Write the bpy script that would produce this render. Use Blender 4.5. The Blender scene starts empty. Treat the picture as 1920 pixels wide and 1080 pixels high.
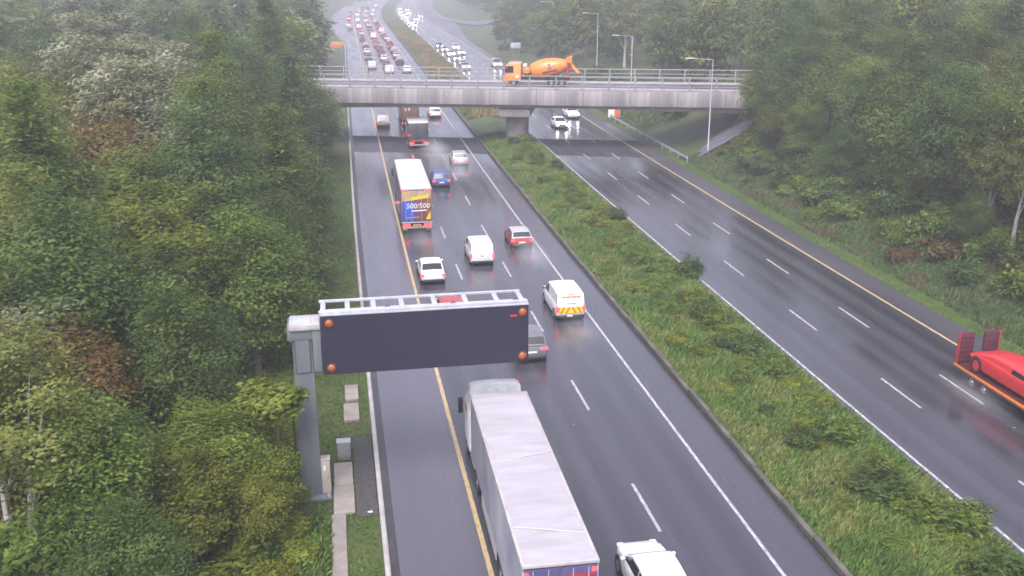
import bpy, math, random
import numpy as np
from mathutils import Vector, Matrix

# ------------------------------------------------------------------ scene, camera, sky, sun
S = bpy.context.scene
COL = S.collection
R = math.radians
cam_d = bpy.data.cameras.new('camera')
cam = bpy.data.objects.new('camera', cam_d); COL.objects.link(cam)
cam_d.sensor_width = 36.0; cam_d.lens = 35.2125
cam_d.clip_start = 0.5; cam_d.clip_end = 6000
cam.location = (0, 0, 22.3)
cam.rotation_euler = (R(90 - 17.8011), 0, R(-10.0058))
S.camera = cam

SUN_EL, SUN_AZ = R(56), R(200)
W = bpy.data.worlds.new('World'); S.world = W; W.use_nodes = True
wn = W.node_tree; wn.nodes.clear()
sky = wn.nodes.new('ShaderNodeTexSky'); sky.sky_type = 'NISHITA'; sky.sun_disc = False
sky.sun_elevation = SUN_EL; sky.sun_rotation = SUN_AZ
sky.air_density = 1.0; sky.dust_density = 4.0; sky.ozone_density = 1.0
hsv = wn.nodes.new('ShaderNodeHueSaturation'); hsv.inputs['Saturation'].default_value = 0.40
bg = wn.nodes.new('ShaderNodeBackground'); bg.inputs['Strength'].default_value = 0.15
wo = wn.nodes.new('ShaderNodeOutputWorld')
tint = wn.nodes.new('ShaderNodeMix'); tint.data_type = 'RGBA'; tint.blend_type = 'MULTIPLY'; tint.inputs[0].default_value = 1
tint.inputs[7].default_value = (1.0, .965, 1.09, 1)          # overcast cloud light, faintly lilac
wn.links.new(sky.outputs[0], hsv.inputs['Color']); wn.links.new(hsv.outputs[0], tint.inputs[6]); wn.links.new(tint.outputs[2], bg.inputs['Color'])
wn.links.new(bg.outputs[0], wo.inputs[0])
sl = bpy.data.lights.new('sun', 'SUN'); sl.energy = 1.5; sl.angle = R(40); sl.color = (1, 0.97, 0.93)
so = bpy.data.objects.new('sun', sl); COL.objects.link(so)
# light travels from the sun: azimuth clockwise from +Y
sd = Vector((math.sin(SUN_AZ) * math.cos(SUN_EL), math.cos(SUN_AZ) * math.cos(SUN_EL), math.sin(SUN_EL)))
so.rotation_euler = sd.to_track_quat('Z', 'Y').to_euler()
S.view_settings.view_transform = 'Standard'; S.view_settings.look = 'None'
S.view_settings.gamma = 1.0; S.view_settings.use_curve_mapping = False
S.view_settings.exposure = 0.98
S.cycles.use_denoising = True
S.cycles.volume_bounces = 1
S.cycles.max_bounces = 6
S.cycles.filter_width = 1.6
HAZE_DENSITY = 0.00115
HAZE_COLOR = (0.90, 0.89, 0.96, 1)

rng = random.Random(11)

# ------------------------------------------------------------------ materials
def mat(name, color=(.5, .5, .5), rough=.6, metal=0, emit=None, estr=0, coat=0, spec=.5):
    m = bpy.data.materials.new(name); m.use_nodes = True
    b = m.node_tree.nodes['Principled BSDF']
    b.inputs['Base Color'].default_value = (*color, 1)
    b.inputs['Roughness'].default_value = rough
    b.inputs['Metallic'].default_value = metal
    b.inputs['Coat Weight'].default_value = coat
    b.inputs['Coat Roughness'].default_value = .08
    b.inputs['Specular IOR Level'].default_value = spec
    if emit:
        b.inputs['Emission Color'].default_value = (*emit, 1)
        b.inputs['Emission Strength'].default_value = estr
    return m

class NT:
    def __init__(s, m): s.t = m.node_tree; s.b = s.t.nodes.get('Principled BSDF')
    def n(s, typ, **kw):
        o = s.t.nodes.new('ShaderNode' + typ)
        for k, v in kw.items():
            if k in o.inputs: o.inputs[k].default_value = v
            else: setattr(o, k, v)
        return o
    def l(s, a, b): s.t.links.new(a, b)
    def coord(s, scale=(1, 1, 1), kind='Object'):
        c = s.n('TexCoord'); mp = s.n('Mapping'); mp.inputs['Scale'].default_value = scale
        s.l(c.outputs[kind], mp.inputs[0]); return mp.outputs[0]
    def noise(s, vec, scale=1, detail=4, rough=.55):
        o = s.n('TexNoise'); o.inputs['Scale'].default_value = scale; o.inputs['Detail'].default_value = detail
        o.inputs['Roughness'].default_value = rough
        if vec is not None: s.l(vec, o.inputs['Vector'])
        return o.outputs['Fac']
    def ramp(s, fac, stops):
        o = s.n('ValToRGB'); e = o.color_ramp.elements
        while len(e) < len(stops): e.new(.5)
        for el, (p, c) in zip(e, stops):
            el.position = p; el.color = (*c, 1) if len(c) == 3 else c
        s.l(fac, o.inputs[0]); return o.outputs[0]
    def fl(s, fac, a, b, lo=.3, hi=.7):
        o = s.n('MapRange'); o.inputs['From Min'].default_value = lo; o.inputs['From Max'].default_value = hi
        o.inputs['To Min'].default_value = a; o.inputs['To Max'].default_value = b
        s.l(fac, o.inputs[0]); return o.outputs[0]
    def mix(s, fac, a, b, mode='MIX'):
        o = s.n('Mix'); o.data_type = 'RGBA'; o.blend_type = mode
        for k, v in ((0, fac), (6, a), (7, b)):
            if hasattr(v, 'is_output'): s.l(v, o.inputs[k])
            elif k == 0: o.inputs[0].default_value = v
            else: o.inputs[k].default_value = (*v, 1)
        return o.outputs[2]
    def math(s, op, a, b=0):
        o = s.n('Math'); o.operation = op
        for i, v in enumerate((a, b)):
            if hasattr(v, 'is_output'): s.l(v, o.inputs[i])
            else: o.inputs[i].default_value = v
        return o.outputs[0]
    def bump(s, h, strength=.3, dist=.02):
        o = s.n('Bump'); o.inputs['Strength'].default_value = strength; o.inputs['Distance'].default_value = dist
        s.l(h, o.inputs['Height']); s.l(o.outputs[0], s.b.inputs['Normal'])

def rough_mat(name, c1, c2, scale=2, rough=.75, bump=.25, stretch=(1, 1, 1), spec=.4):
    m = mat(name, c1, rough, spec=spec); t = NT(m)
    v = t.coord(stretch); f = t.noise(v, scale, 6)
    t.l(t.ramp(f, [(.3, c1), (.7, c2)]), t.b.inputs['Base Color'])
    f2 = t.noise(v, scale * 12, 3); t.bump(f2, bump, .02)
    return m

# bridge frame, needed by the dry patch under the deck as well
BP = np.array([1.0, 131.6]); BU = np.array([47.6, -13.6]); BU /= np.linalg.norm(BU); BN = np.array([-BU[1], BU[0]])
BANG = math.atan2(BU[1], BU[0])
DECK_W = 10.0

def asphalt(name, c1, c2, lanes, r0=.3, tracks=1.0, dry=True):
    """wet asphalt: darker polished wheel tracks, standing-water film, dry band sheltered by the bridge deck"""
    m = mat(name, c1, .35, spec=.5); t = NT(m)
    c = t.n('TexCoord'); P = c.outputs['Object']
    sx = t.n('SeparateXYZ'); t.l(P, sx.inputs[0])
    big = t.noise(t.coord((.5, .035, .5)), 1.0, 5)
    fine = t.noise(t.coord((6, 6, 6)), 3.0, 4, .7)
    strk = t.noise(t.coord((1.6, .02, 1)), 1.0, 4)
    ltx = t.math('ADD', sx.outputs[0], t.math('MULTIPLY', t.math('SUBTRACT', big, .5), .5))
    # wheel tracks: two per lane
    acc = None
    for lc in lanes:
        for d in (-.85, .85):
            a = t.math('ABSOLUTE', t.math('SUBTRACT', ltx, lc + d))
            g = t.n('MapRange'); g.interpolation_type = 'SMOOTHSTEP'
            g.inputs['From Min'].default_value = .15; g.inputs['From Max'].default_value = .75
            g.inputs['To Min'].default_value = 1; g.inputs['To Max'].default_value = 0
            t.l(a, g.inputs[0])
            acc = g.outputs[0] if acc is None else t.math('MAXIMUM', acc, g.outputs[0])
    if acc is None: acc = t.math('MULTIPLY', big, 0)
    trk = t.math('MULTIPLY', acc, t.fl(strk, .25, 1.0 * tracks))
    base = t.ramp(t.math('ADD', t.math('MULTIPLY', big, .6), t.math('MULTIPLY', fine, .4)), [(.3, c1), (.7, c2)])
    base = t.mix(t.math('MULTIPLY', trk, .60), base, tuple(x * .55 for x in c1))
    # reddish and dark stains
    st = t.noise(t.coord((.35, .08, 1)), 1.3, 3)
    base = t.mix(t.fl(st, 0, .25, .56, .78), base, (c1[0] * .8, c1[1] * .72, c1[2] * .72))
    t.l(base, t.b.inputs['Base Color'])
    r = t.math('ADD', t.fl(big, r0 - .10, r0 + .12), t.math('MULTIPLY', fine, .10))
    r = t.math('SUBTRACT', r, t.math('MULTIPLY', trk, .05))
    if dry:
        rot = t.n('Mapping'); rot.vector_type = 'TEXTURE'
        rot.inputs['Location'].default_value = (BP[0], BP[1], 0); rot.inputs['Rotation'].default_value = (0, 0, BANG)
        t.l(P, rot.inputs[0]); s2 = t.n('SeparateXYZ'); t.l(rot.outputs[0], s2.inputs[0])
        yy = t.math('ADD', s2.outputs[1], t.math('MULTIPLY', t.math('SUBTRACT', strk, .5), 1.2))
        q = t.math('ABSOLUTE', t.math('SUBTRACT', yy, 2.4))
        g = t.n('MapRange'); g.interpolation_type = 'SMOOTHSTEP'
        g.inputs['From Min'].default_value = 5.6; g.inputs['From Max'].default_value = 6.6
        g.inputs['To Min'].default_value = 1; g.inputs['To Max'].default_value = 0
        t.l(q, g.inputs[0])
        r = t.math('ADD', r, t.math('MULTIPLY', g.outputs[0], .5))
        t.l(t.math('SUBTRACT', .64, t.math('MULTIPLY', g.outputs[0], .50)), t.b.inputs['Specular IOR Level'])
    t.l(r, t.b.inputs['Roughness'])
    t.bump(fine, .10, .008)
    return m

def paint_mark(name, c, wear=.5):
    m = mat(name, c, .45); t = NT(m)
    f = t.noise(t.coord((5, 1.2, 1)), 2.2, 6, .7)
    t.l(t.ramp(f, [(.34, (.11, .105, .12)), (.36 + .3 * wear, c)]), t.b.inputs['Base Color'])
    return m

def foliage(name, dark, mid, light, transl=.42, hue=.04):
    m = mat(name, mid, .55, spec=.12); t = NT(m)
    a = t.n('Attribute'); a.attribute_name = 'tint'
    oi = t.n('ObjectInfo')
    f = t.math('ADD', a.outputs['Fac'], t.math('MULTIPLY', t.math('SUBTRACT', oi.outputs['Random'], .5), .3))
    c = t.ramp(f, [(.12, dark), (.5, mid), (.92, light)])
    h = t.n('HueSaturation'); t.l(c, h.inputs['Color'])
    t.l(t.math('ADD', .5 - hue / 2, t.math('MULTIPLY', oi.outputs['Random'], hue)), h.inputs['Hue'])
    t.l(h.outputs[0], t.b.inputs['Base Color'])
    tr = t.n('BsdfTranslucent'); t.l(h.outputs[0], tr.inputs['Color'])
    mx = t.n('MixShader'); mx.inputs[0].default_value = transl
    t.l(t.b.outputs[0], mx.inputs[1]); t.l(tr.outputs[0], mx.inputs[2])
    t.l(mx.outputs[0], t.t.nodes['Material Output'].inputs[0])
    return m

def grassmat(name, cols, scale=.35):
    m = mat(name, cols[0], .6, spec=.3); t = NT(m)
    v = t.coord((1, .6, 1)); f = t.noise(v, scale, 5, .6)
    c = t.ramp(f, [(.28 + .44 * i / (len(cols) - 1), k) for i, k in enumerate(cols)])
    g = t.n('NewGeometry')
    h = t.n('HueSaturation'); t.l(c, h.inputs['Color'])
    t.l(t.math('ADD', .65, t.math('MULTIPLY', g.outputs['Random Per Island'], .7)), h.inputs['Value'])
    t.l(h.outputs[0], t.b.inputs['Base Color'])
    return m

M = {}
M['left_road'] = asphalt('wet_asphalt_left', (.043, .042, .053), (.070, .068, .086), (6.8, 10.5, 14.2), .17)
M['shoulder'] = asphalt('wet_asphalt_shoulder', (.078, .075, .094), (.112, .108, .132), (), .17)
M['right_road'] = asphalt('wet_asphalt_right', (.036, .035, .044), (.067, .065, .080), (28.0, 31.6, 35.3), .16, 1.3)
M['rshoulder'] = asphalt('wet_asphalt_right_shoulder', (.048, .045, .053), (.078, .073, .084), (), .30)
M['slip'] = asphalt('wet_asphalt_slip', (.06, .057, .065), (.09, .086, .1), (), .3, dry=False)
M['white_mark'] = paint_mark('white_road_paint', (.56, .555, .56), .8)
M['dash_mark'] = paint_mark('dash_road_paint', (.54, .535, .54), .9)
M['yellow_mark'] = paint_mark('yellow_road_paint', (.50, .375, .18))
M['concrete'] = rough_mat('weathered_concrete', (.24, .22, .212), (.34, .315, .305), 1.2, .7, .15)
M['slab'] = rough_mat('slab_concrete', (.22, .195, .17), (.32, .285, .26), 1.6, .65, .2)
M['kerb'] = rough_mat('kerb_concrete', (.32, .30, .30), (.46, .44, .43), 1.5, .6, .15)
M['dkerb'] = rough_mat('dirty_kerb', (.06, .055, .048), (.13, .12, .10), 1.2, .75, .3)
M['gully'] = rough_mat('wet_gully', (.03, .03, .03), (.06, .055, .06), 2, .4, .3)
M['gravel'] = rough_mat('dark_gravel', (.03, .03, .032), (.085, .08, .08), 9, .7, .6)
M['pave'] = rough_mat('slope_paving', (.11, .105, .13), (.17, .165, .195), .8, .6, .3)
M['steel'] = rough_mat('galvanised_steel', (.34, .35, .37), (.46, .47, .49), 3, .45, .05)
M['grey_steel'] = rough_mat('painted_grey_steel', (.10, .115, .125), (.165, .178, .19), 1.4, .5, .08, (1, 1, .3))
M['lamp_grey'] = mat('lamp_column_grey', (.36, .37, .39), .5)
M['rail_paint'] = rough_mat('parapet_rail_paint', (.25, .24, .25), (.34, .325, .34), 2, .5, .05)
M['bark'] = rough_mat('bark', (.09, .075, .06), (.17, .15, .12), 4, .85, .5, (1, 1, .25))
M['birch_bark'] = rough_mat('birch_bark', (.22, .20, .18), (.55, .52, .48), 3, .7, .3, (1, 1, 3))
M['tyre'] = mat('tyre_rubber', (.018, .018, .019), .7)
M['rim'] = mat('alloy_rim', (.45, .45, .47), .35, .8)
M['trim'] = mat('black_plastic', (.022, .022, .025), .5)
M['glass'] = mat('dark_car_glass', (.022, .024, .03), .06, 0, spec=.7)
M['chassis'] = mat('dirty_chassis', (.03, .029, .03), .65)
M['plate_w'] = mat('number_plate_white', (.72, .74, .70), .4)
M['tail'] = mat('tail_lamp', (.45, .02, .025), .25, emit=(1, .045, .06), estr=.35)
M['tail_lit'] = mat('tail_lamp_lit', (.5, .03, .03), .25, emit=(1, .06, .07), estr=1.5)
M['tail_far'] = mat('tail_lamp_lit_far', (.5, .03, .03), .25, emit=(1, .07, .08), estr=2)
M['head_lit'] = mat('head_lamp_lit', (.9, .9, .9), .2, emit=(1, .97, .92), estr=38)
M['head'] = mat('head_lamp_clear', (.75, .77, .8), .12)
M['amber'] = mat('amber_lens', (.30, .085, .025), .4, emit=(1, .2, .02), estr=.02)
M['lantern_rim'] = mat('lantern_rim', (.08, .026, .014), .5)

def paint(name, c, rough=.32, coat=.6, metal=0):
    m = mat('paint_' + name, c, rough, metal, coat=coat); t = NT(m)
    f = t.noise(t.coord((1, 1, 1)), 3.5, 5)
    d = tuple(x * .80 + .012 for x in c)          # a thin road-dirt film in patches
    t.l(t.ramp(f, [(.35, d), (.62, c)]), t.b.inputs['Base Color'])
    t.l(t.fl(f, rough + .2, rough), t.b.inputs['Roughness'])
    return m
P_ = {k: paint(k, *v) for k, v in dict(
    white=((.80, .80, .81),), silver=((.50, .51, .53), .3, .6, .25), grey=((.14, .145, .16),), dark=((.035, .037, .045),),
    blue=((.03, .075, .30),), red=((.42, .02, .022),), maroon=((.13, .02, .025),), orange=((.80, .24, .025), .4),
    navy=((.03, .035, .09),), green=((.05, .09, .07),), offwhite=((.66, .66, .64),), brightred=((.62, .022, .025),)).items()}

# ------------------------------------------------------------------ mesh helpers
def link(o, parent=None):
    COL.objects.link(o)
    if parent is not None: o.parent = parent
    return o

def tag(o, label=None, cat=None, group=None, kind=None):
    if label: o['label'] = label
    if cat: o['category'] = cat
    if group: o['group'] = group
    if kind: o['kind'] = kind
    return o

class MB:
    def __init__(s): s.v = []; s.f = []
    def add(s, vs, fs):
        b = len(s.v); s.v.extend([tuple(map(float, p)) for p in vs]); s.f.extend([tuple(b + i for i in f) for f in fs]); return s
    def box(s, x0, x1, y0, y1, z0, z1):
        return s.add([(x, y, z) for z in (z0, z1) for y in (y0, y1) for x in (x0, x1)],
                     [(0, 2, 3, 1), (4, 5, 7, 6), (0, 1, 5, 4), (2, 6, 7, 3), (0, 4, 6, 2), (1, 3, 7, 5)])
    def loft(s, rings, cap=True, closed=True):
        n = len(rings[0]); vs = [p for r in rings for p in r]; fs = []
        for k in range(len(rings) - 1):
            for i in range(n if closed else n - 1):
                j = (i + 1) % n
                fs.append((k * n + i, k * n + j, (k + 1) * n + j, (k + 1) * n + i))
        if cap:
            fs.append(tuple(range(n))[::-1]); fs.append(tuple((len(rings) - 1) * n + i for i in range(n)))
        return s.add(vs, fs)
    def rbox(s, x0, x1, y0, y1, z0, z1, r=.05, seg=2):
        """box with every edge rounded; rings run along y"""
        r = min(r, (x1 - x0) / 2.01, (y1 - y0) / 2.01, (z1 - z0) / 2.01)
        def ring(y, ins):
            a, b, c, d = x0 + ins, x1 - ins, z0 + ins, z1 - ins; rr = max(r - ins, .001); out = []
            for (cx, cz, a0) in ((b - rr, d - rr, 0), (a + rr, d - rr, 90), (a + rr, c + rr, 180), (b - rr, c + rr, 270)):
                for k in range(seg + 1):
                    t = R(a0 + 90 * k / seg); out.append((cx + rr * math.cos(t), y, cz + rr * math.sin(t)))
            return out
        st = [(y0, r * .95), (y0 + r * .3, r * .3), (y0 + r, 0), (y1 - r, 0), (y1 - r * .3, r * .3), (y1, r * .95)]
        return s.loft([ring(y, i) for y, i in st])
    def cyl(s, p0, p1, r0, r1=None, n=10, cap=True):
        r1 = r0 if r1 is None else r1; p0 = Vector(p0); p1 = Vector(p1); d = (p1 - p0).normalized()
        a = d.orthogonal().normalized(); b = d.cross(a)
        return s.loft([[p + (a * math.cos(2 * math.pi * i / n) + b * math.sin(2 * math.pi * i / n)) * r for i in range(n)]
                       for p, r in ((p0, r0), (p1, r1))], cap)
    def tube(s, pts, rad, n=7):
        rings = []
        pts = [Vector(p) for p in pts]
        for i, p in enumerate(pts):
            d = (pts[min(i + 1, len(pts) - 1)] - pts[max(i - 1, 0)]).normalized()
            a = d.cross(Vector((.31, .95, .05))).normalized(); b = d.cross(a)
            r = rad[i] if isinstance(rad, (list, tuple)) else rad
            rings.append([p + (a * math.cos(2 * math.pi * k / n) + b * math.sin(2 * math.pi * k / n)) * r for k in range(n)])
        return s.loft(rings)
    def lathe(s, prof, axis_o, axis_d, n=24):
        o = Vector(axis_o); d = Vector(axis_d).normalized(); a = d.orthogonal().normalized(); b = d.cross(a)
        return s.loft([[o + d * t + (a * math.cos(2 * math.pi * i / n) + b * math.sin(2 * math.pi * i / n)) * max(r, .001) for i in range(n)] for t, r in prof])
    def quad(s, *p): return s.add(p, [tuple(range(len(p)))])
    def prism(s, poly, y0, y1):
        """polygon in (x, z) extruded along y"""
        n = len(poly)
        return s.add([(x, y, z) for y in (y0, y1) for x, z in poly],
                     [tuple(range(n)), tuple(range(2 * n - 1, n - 1, -1))] + [(i, (i + 1) % n, n + (i + 1) % n, n + i)[::-1] for i in range(n)])
    def mesh(s, name, m=None, smooth=40):
        me = bpy.data.meshes.new(name); me.from_pydata(s.v, [], s.f); me.validate(); 
        import bmesh
        bm = bmesh.new(); bm.from_mesh(me); bmesh.ops.recalc_face_normals(bm, faces=bm.faces); bm.to_mesh(me); bm.free()
        if smooth:
            me.shade_smooth(); me.set_sharp_from_angle(angle=R(smooth))
        if m is not None: me.materials.append(m)
        return me
    def build(s, name, m, parent=None, smooth=40):
        return link(bpy.data.objects.new(name, s.mesh(name, m, smooth)), parent)

def empty(name, loc=(0, 0, 0), rz=0, label=None, cat=None, group=None):
    o = bpy.data.objects.new(name, None); o.empty_display_size = .3; o.location = loc; o.rotation_euler = (0, 0, rz)
    return tag(link(o), label, cat, group)

def np_mesh(name, V, F, m, attr=None, smooth=False):
    me = bpy.data.meshes.new(name); k = F.shape[1]
    me.vertices.add(len(V)); me.vertices.foreach_set('co', V.astype(np.float32).ravel())
    me.loops.add(F.size); me.loops.foreach_set('vertex_index', F.astype(np.int32).ravel())
    me.polygons.add(len(F)); me.polygons.foreach_set('loop_start', np.arange(0, F.size, k, dtype=np.int32))
    me.update(calc_edges=True)
    if attr is not None:
        a = me.attributes.new('tint', 'FLOAT', 'FACE'); a.data.foreach_set('value', attr.astype(np.float32))
    if smooth: me.shade_smooth()
    me.materials.append(m); return me

def text(name, body, size, m, parent, mtx, shear=0.0, align='CENTER'):
    c = bpy.data.curves.new(name, 'FONT'); c.body = body; c.size = size; c.align_x = align; c.align_y = 'CENTER'; c.shear = shear
    c.extrude = .004; c.resolution_u = 3; c.materials.append(m)
    tmp = bpy.data.objects.new(name, c); COL.objects.link(tmp)
    me = bpy.data.meshes.new_from_object(tmp); bpy.data.objects.remove(tmp)
    o = bpy.data.objects.new(name, me); link(o, parent); o.matrix_local = mtx
    return o
REAR = Matrix(((1, 0, 0, 0), (0, 0, -1, 0), (0, 1, 0, 0), (0, 0, 0, 1)))     # text read from behind the vehicle (seen looking +y)
def rear_at(x, y, z): return Matrix.Translation((x, y, z)) @ REAR

# ------------------------------------------------------------------ the ground, roads and markings
def off(D):
    """sideways drift of the motorway with distance (gentle right-hand bend far away)"""
    D = np.asarray(D, float)
    return .0135 * 18 * np.logaddexp(0, (D - 82) / 18) + 1.9e-4 * np.maximum(0, D - 430) ** 2
def offf(D): return float(off(D))
def sstep(a, b, x): t = np.clip((np.asarray(x, float) - a) / (b - a), 0, 1); return t * t * (3 - 2 * t)

def ground_h(X, D):
    X = np.asarray(X, float); D = np.asarray(D, float); r = X - off(D)
    h = np.full(np.broadcast(X, D).shape, -.12)
    h = h + .0 * D
    left = 2.6 * sstep(-4, -16, r) * sstep(20, 45, D) + 1.6 * sstep(-16, -60, r)
    right = 4.3 * sstep(41.2, 54, r) + 1.6 * sstep(54, 90, r)
    wide = 7 * sstep(300, 430, D)
    right = np.where(D > 250, 4.3 * sstep(41.2 + wide + 3, 60 + wide, r), right)
    h = h + left + right
    # approach embankment of the overbridge, right and left of the motorway
    s = (X - BP[0]) * BU[0] + (D - BP[1]) * BU[1]; n = (X - BP[0]) * BN[0] + (D - BP[1]) * BN[1]
    w = sstep(17, 6.5, np.abs(n - 5.0))
    emb = np.minimum(6.9, np.maximum(-.12, (s - 45.5) * .62)); emb = np.where(np.abs(n - 3) < 8.5, emb - .55, emb)
    h = np.where(s > 44, np.maximum(h, h * (1 - w) + np.maximum(h, emb) * w), h)
    embl = np.minimum(6.9, np.maximum(-.12, (-3.2 - s) * 3))
    h = np.where((s < -3) & (r < -2.5), np.maximum(h, h * (1 - w) + embl * w), h)
    # slip road shelf far right
    return h

def axis_pts(lo, hi, fine_lo, fine_hi, step, grow=1.25):
    a = list(np.arange(fine_lo, fine_hi + 1e-6, step)); d = step
    while a[-1] < hi: d *= grow; a.append(a[-1] + d)
    d = step; b = []
    x = fine_lo
    while x > lo: d *= grow; x -= d; b.append(x)
    return np.array(b[::-1] + a)

def grid(name, xs, ys, hf, m, kind='structure'):
    X, Y = np.meshgrid(xs, ys); Z = hf(X, Y); nx, ny = len(xs), len(ys)
    V = np.stack([X, Y, Z], -1).reshape(-1, 3)
    i = np.arange(nx * ny).reshape(ny, nx)
    F = np.stack([i[:-1, :-1], i[:-1, 1:], i[1:, 1:], i[1:, :-1]], -1).reshape(-1, 4)
    o = link(bpy.data.objects.new(name, np_mesh(name, V, F, m, smooth=True)))
    return tag(o, kind=kind)

M['ground'] = grassmat('grassy_ground', [(.028, .026, .012), (.036, .052, .016), (.05, .075, .02), (.075, .085, .028), (.035, .06, .018)], .22)
grid('ground', axis_pts(-1500, 1500, -70, 110, 1.5), axis_pts(-300, 1900, -10, 260, 2.0), ground_h, M['ground'])
LD = np.concatenate([np.arange(-30, 260, 5.0), np.arange(260, 981, 10.0)])
def wl(D): return 5.5 * sstep(300, 420, D)          # extra lane on the left beyond the bridge
def wr(D): return 7.5 * sstep(300, 440, D)          # merging lane on the right

def strip(name, fl, fr, m, z=0.0, D=LD, parent=None, kind=None, thick=None):
    a = np.stack([fl(D) + off(D), D, np.full(len(D), z)], 1); b = np.stack([fr(D) + off(D), D, np.full(len(D), z)], 1)
    n = len(D)
    if thick is None:
        V = np.concatenate([a, b]); k = np.arange(n - 1)
        F = np.stack([k, k + n, k + n + 1, k + 1], 1)
    else:
        lo = np.array([0, 0, thick]); V = np.concatenate([a, b, b - lo, a - lo]); k = np.arange(n - 1)
        F = np.concatenate([np.stack([k + q * n, k + ((q + 1) % 4) * n, k + ((q + 1) % 4) * n + 1, k + q * n + 1], 1) for q in range(4)])
        F = np.concatenate([F, [[3 * n, 2 * n, n, 0], [n - 1, 2 * n - 1, 3 * n - 1, 4 * n - 1]]])
    o = link(bpy.data.objects.new(name, np_mesh(name, V, F, m)), parent)
    if kind: tag(o, kind=kind)
    return o
K = lambda v: (lambda D: np.full(len(D), float(v)))

road_l = strip('road', K(5.0), K(18.0), M['left_road'], 0, kind='structure')
sh_l = strip('hard_shoulder', lambda D: 1.55 - wl(D), K(5.0), M['shoulder'], 0, kind='structure')
road_r = strip('road', K(25.6), K(37.2), M['right_road'], 0, kind='structure')
sh_r = strip('hard_shoulder', K(37.2), lambda D: 39.35 + wr(D), M['rshoulder'], 0, kind='structure')
gl = strip('gully', lambda D: 1.2 - wl(D), lambda D: 1.55 - wl(D), M['gully'], -.03, kind='structure')
kl = strip('kerb', lambda D: .98 - wl(D), lambda D: 1.2 - wl(D), M['kerb'], .06, kind='structure', thick=.25)

# edge lines
DL = np.concatenate([np.arange(-30, 260, 4.0), np.arange(260, 981, 10.0)])
strip('edge_line', K(4.90), K(5.10), M['yellow_mark'], .005, DL, road_l)
strip('edge_line', K(16.0), K(16.15), M['white_mark'], .005, DL, road_l)
strip('edge_line', K(26.16), K(26.31), M['white_mark'], .005, DL, road_r)
strip('edge_line', K(37.02), K(37.22), M['yellow_mark'], .009, DL, road_r)
def dashes(x, y0, parent, mesh, y1=420):
    k = 0
    while y0 + 12.1 * k < y1:
        D = y0 + 12.1 * k; o = link(bpy.data.objects.new('lane_dash', mesh), parent)
        o.location = (x + offf(D + 2), D, .006)
        o.rotation_euler = (0, 0, -math.atan((offf(D + 4) - offf(D)) / 4)); k += 1
dm = MB().quad((-.075, 0, 0), (.075, 0, 0), (.075, 4.1, 0), (-.075, 4.1, 0)).mesh('lane_dash', M['dash_mark'], 0)
dashes(12.37, -1.5, road_l, dm); dashes(8.65, -1.5, road_l, dm)
dashes(29.78, -4.3, road_r, dm); dashes(33.35, -4.4, road_r, dm)

# slip road on the far right
def slip_road():
    ps = [(49, 470), (56, 420), (64, 385), (76, 355), (92, 335), (120, 322), (170, 318)]
    ps = np.array(ps, float); u = np.linspace(0, len(ps) - 1, 60)
    ps = np.stack([np.interp(u, range(len(ps)), ps[:, k]) for k in (0, 1)], 1)
    d = np.gradient(ps, axis=0); d /= np.linalg.norm(d, axis=1)[:, None]; nrm = np.stack([-d[:, 1], d[:, 0]], 1)
    P = ps[:, None, :] + nrm[:, None, :] * np.linspace(-3.5, 3.5, 7)[None, :, None]
    z = ground_h(P[..., 0], P[..., 1]) + .3
    V = np.concatenate([P, z[..., None]], -1).reshape(-1, 3); k = np.arange(len(V)).reshape(z.shape)
    F = np.stack([k[:-1, :-1], k[:-1, 1:], k[1:, 1:], k[1:, :-1]], -1).reshape(-1, 4)
    o = link(bpy.data.objects.new('slip_road', np_mesh('slip_road', V, F, M['slip'], smooth=True)))
    tag(o, kind='structure')
slip_road()

# median strip: grassed hump with a low kerb on the near-side carriageway
def median_h(X, D):
    r = X - off(D); u = (r - 18.45) / (25.7 - 18.45)
    return .12 + .55 * np.sin(np.clip(u, 0, 1) * math.pi) ** .8 + .12 * np.sin(D * .37 + X) * np.sin(np.clip(u, 0, 1) * math.pi) - .09 * (u > .99)
M['median'] = grassmat('median_soil_and_grass', [(.03, .03, .014), (.04, .062, .018), (.06, .095, .024), (.085, .10, .03)], .4)
def median():
    D = np.concatenate([np.arange(-30, 260, 2.0), np.arange(260, 981, 10.0)]); us = np.linspace(18.45, 25.62, 11)
    X = us[None, :] + off(D)[:, None]; Y = np.repeat(D[:, None], len(us), 1); Z = median_h(X, Y)
    V = np.stack([X, Y, Z], -1).reshape(-1, 3); i = np.arange(len(V)).reshape(X.shape)
    F = np.stack([i[:-1, :-1], i[:-1, 1:], i[1:, 1:], i[1:, :-1]], -1).reshape(-1, 4)
    tag(link(bpy.data.objects.new('median_strip', np_mesh('median_strip', V, F, M['median'], smooth=True))), kind='structure')
median()
kroot = strip('kerb', K(18.0), K(18.14), M['gully'], .02, kind='structure', thick=.2)
km = [MB().rbox(-.13, .13, .02, 2.96, -.1, .30 + .03 * i, .03, 1).mesh('kerb_stone', M['dkerb'], 30) for i in range(2)]
for k in range(52):
    D = 18 + 3.0 * k
    o = link(bpy.data.objects.new('kerb_stone', km[k % 2]), kroot)
    o.location = (18.28 + offf(D + 1.5) + rng.uniform(-.025, .025), D, rng.uniform(-.03, .02)); o.rotation_euler = (0, rng.uniform(-.04, .04), -math.atan((offf(D + 3) - offf(D)) / 3) + rng.uniform(-.006, .006))
strip('far_kerb', K(18.16), K(18.4), M['dkerb'], .28, LD[LD > 172], kroot, thick=.3)

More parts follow.
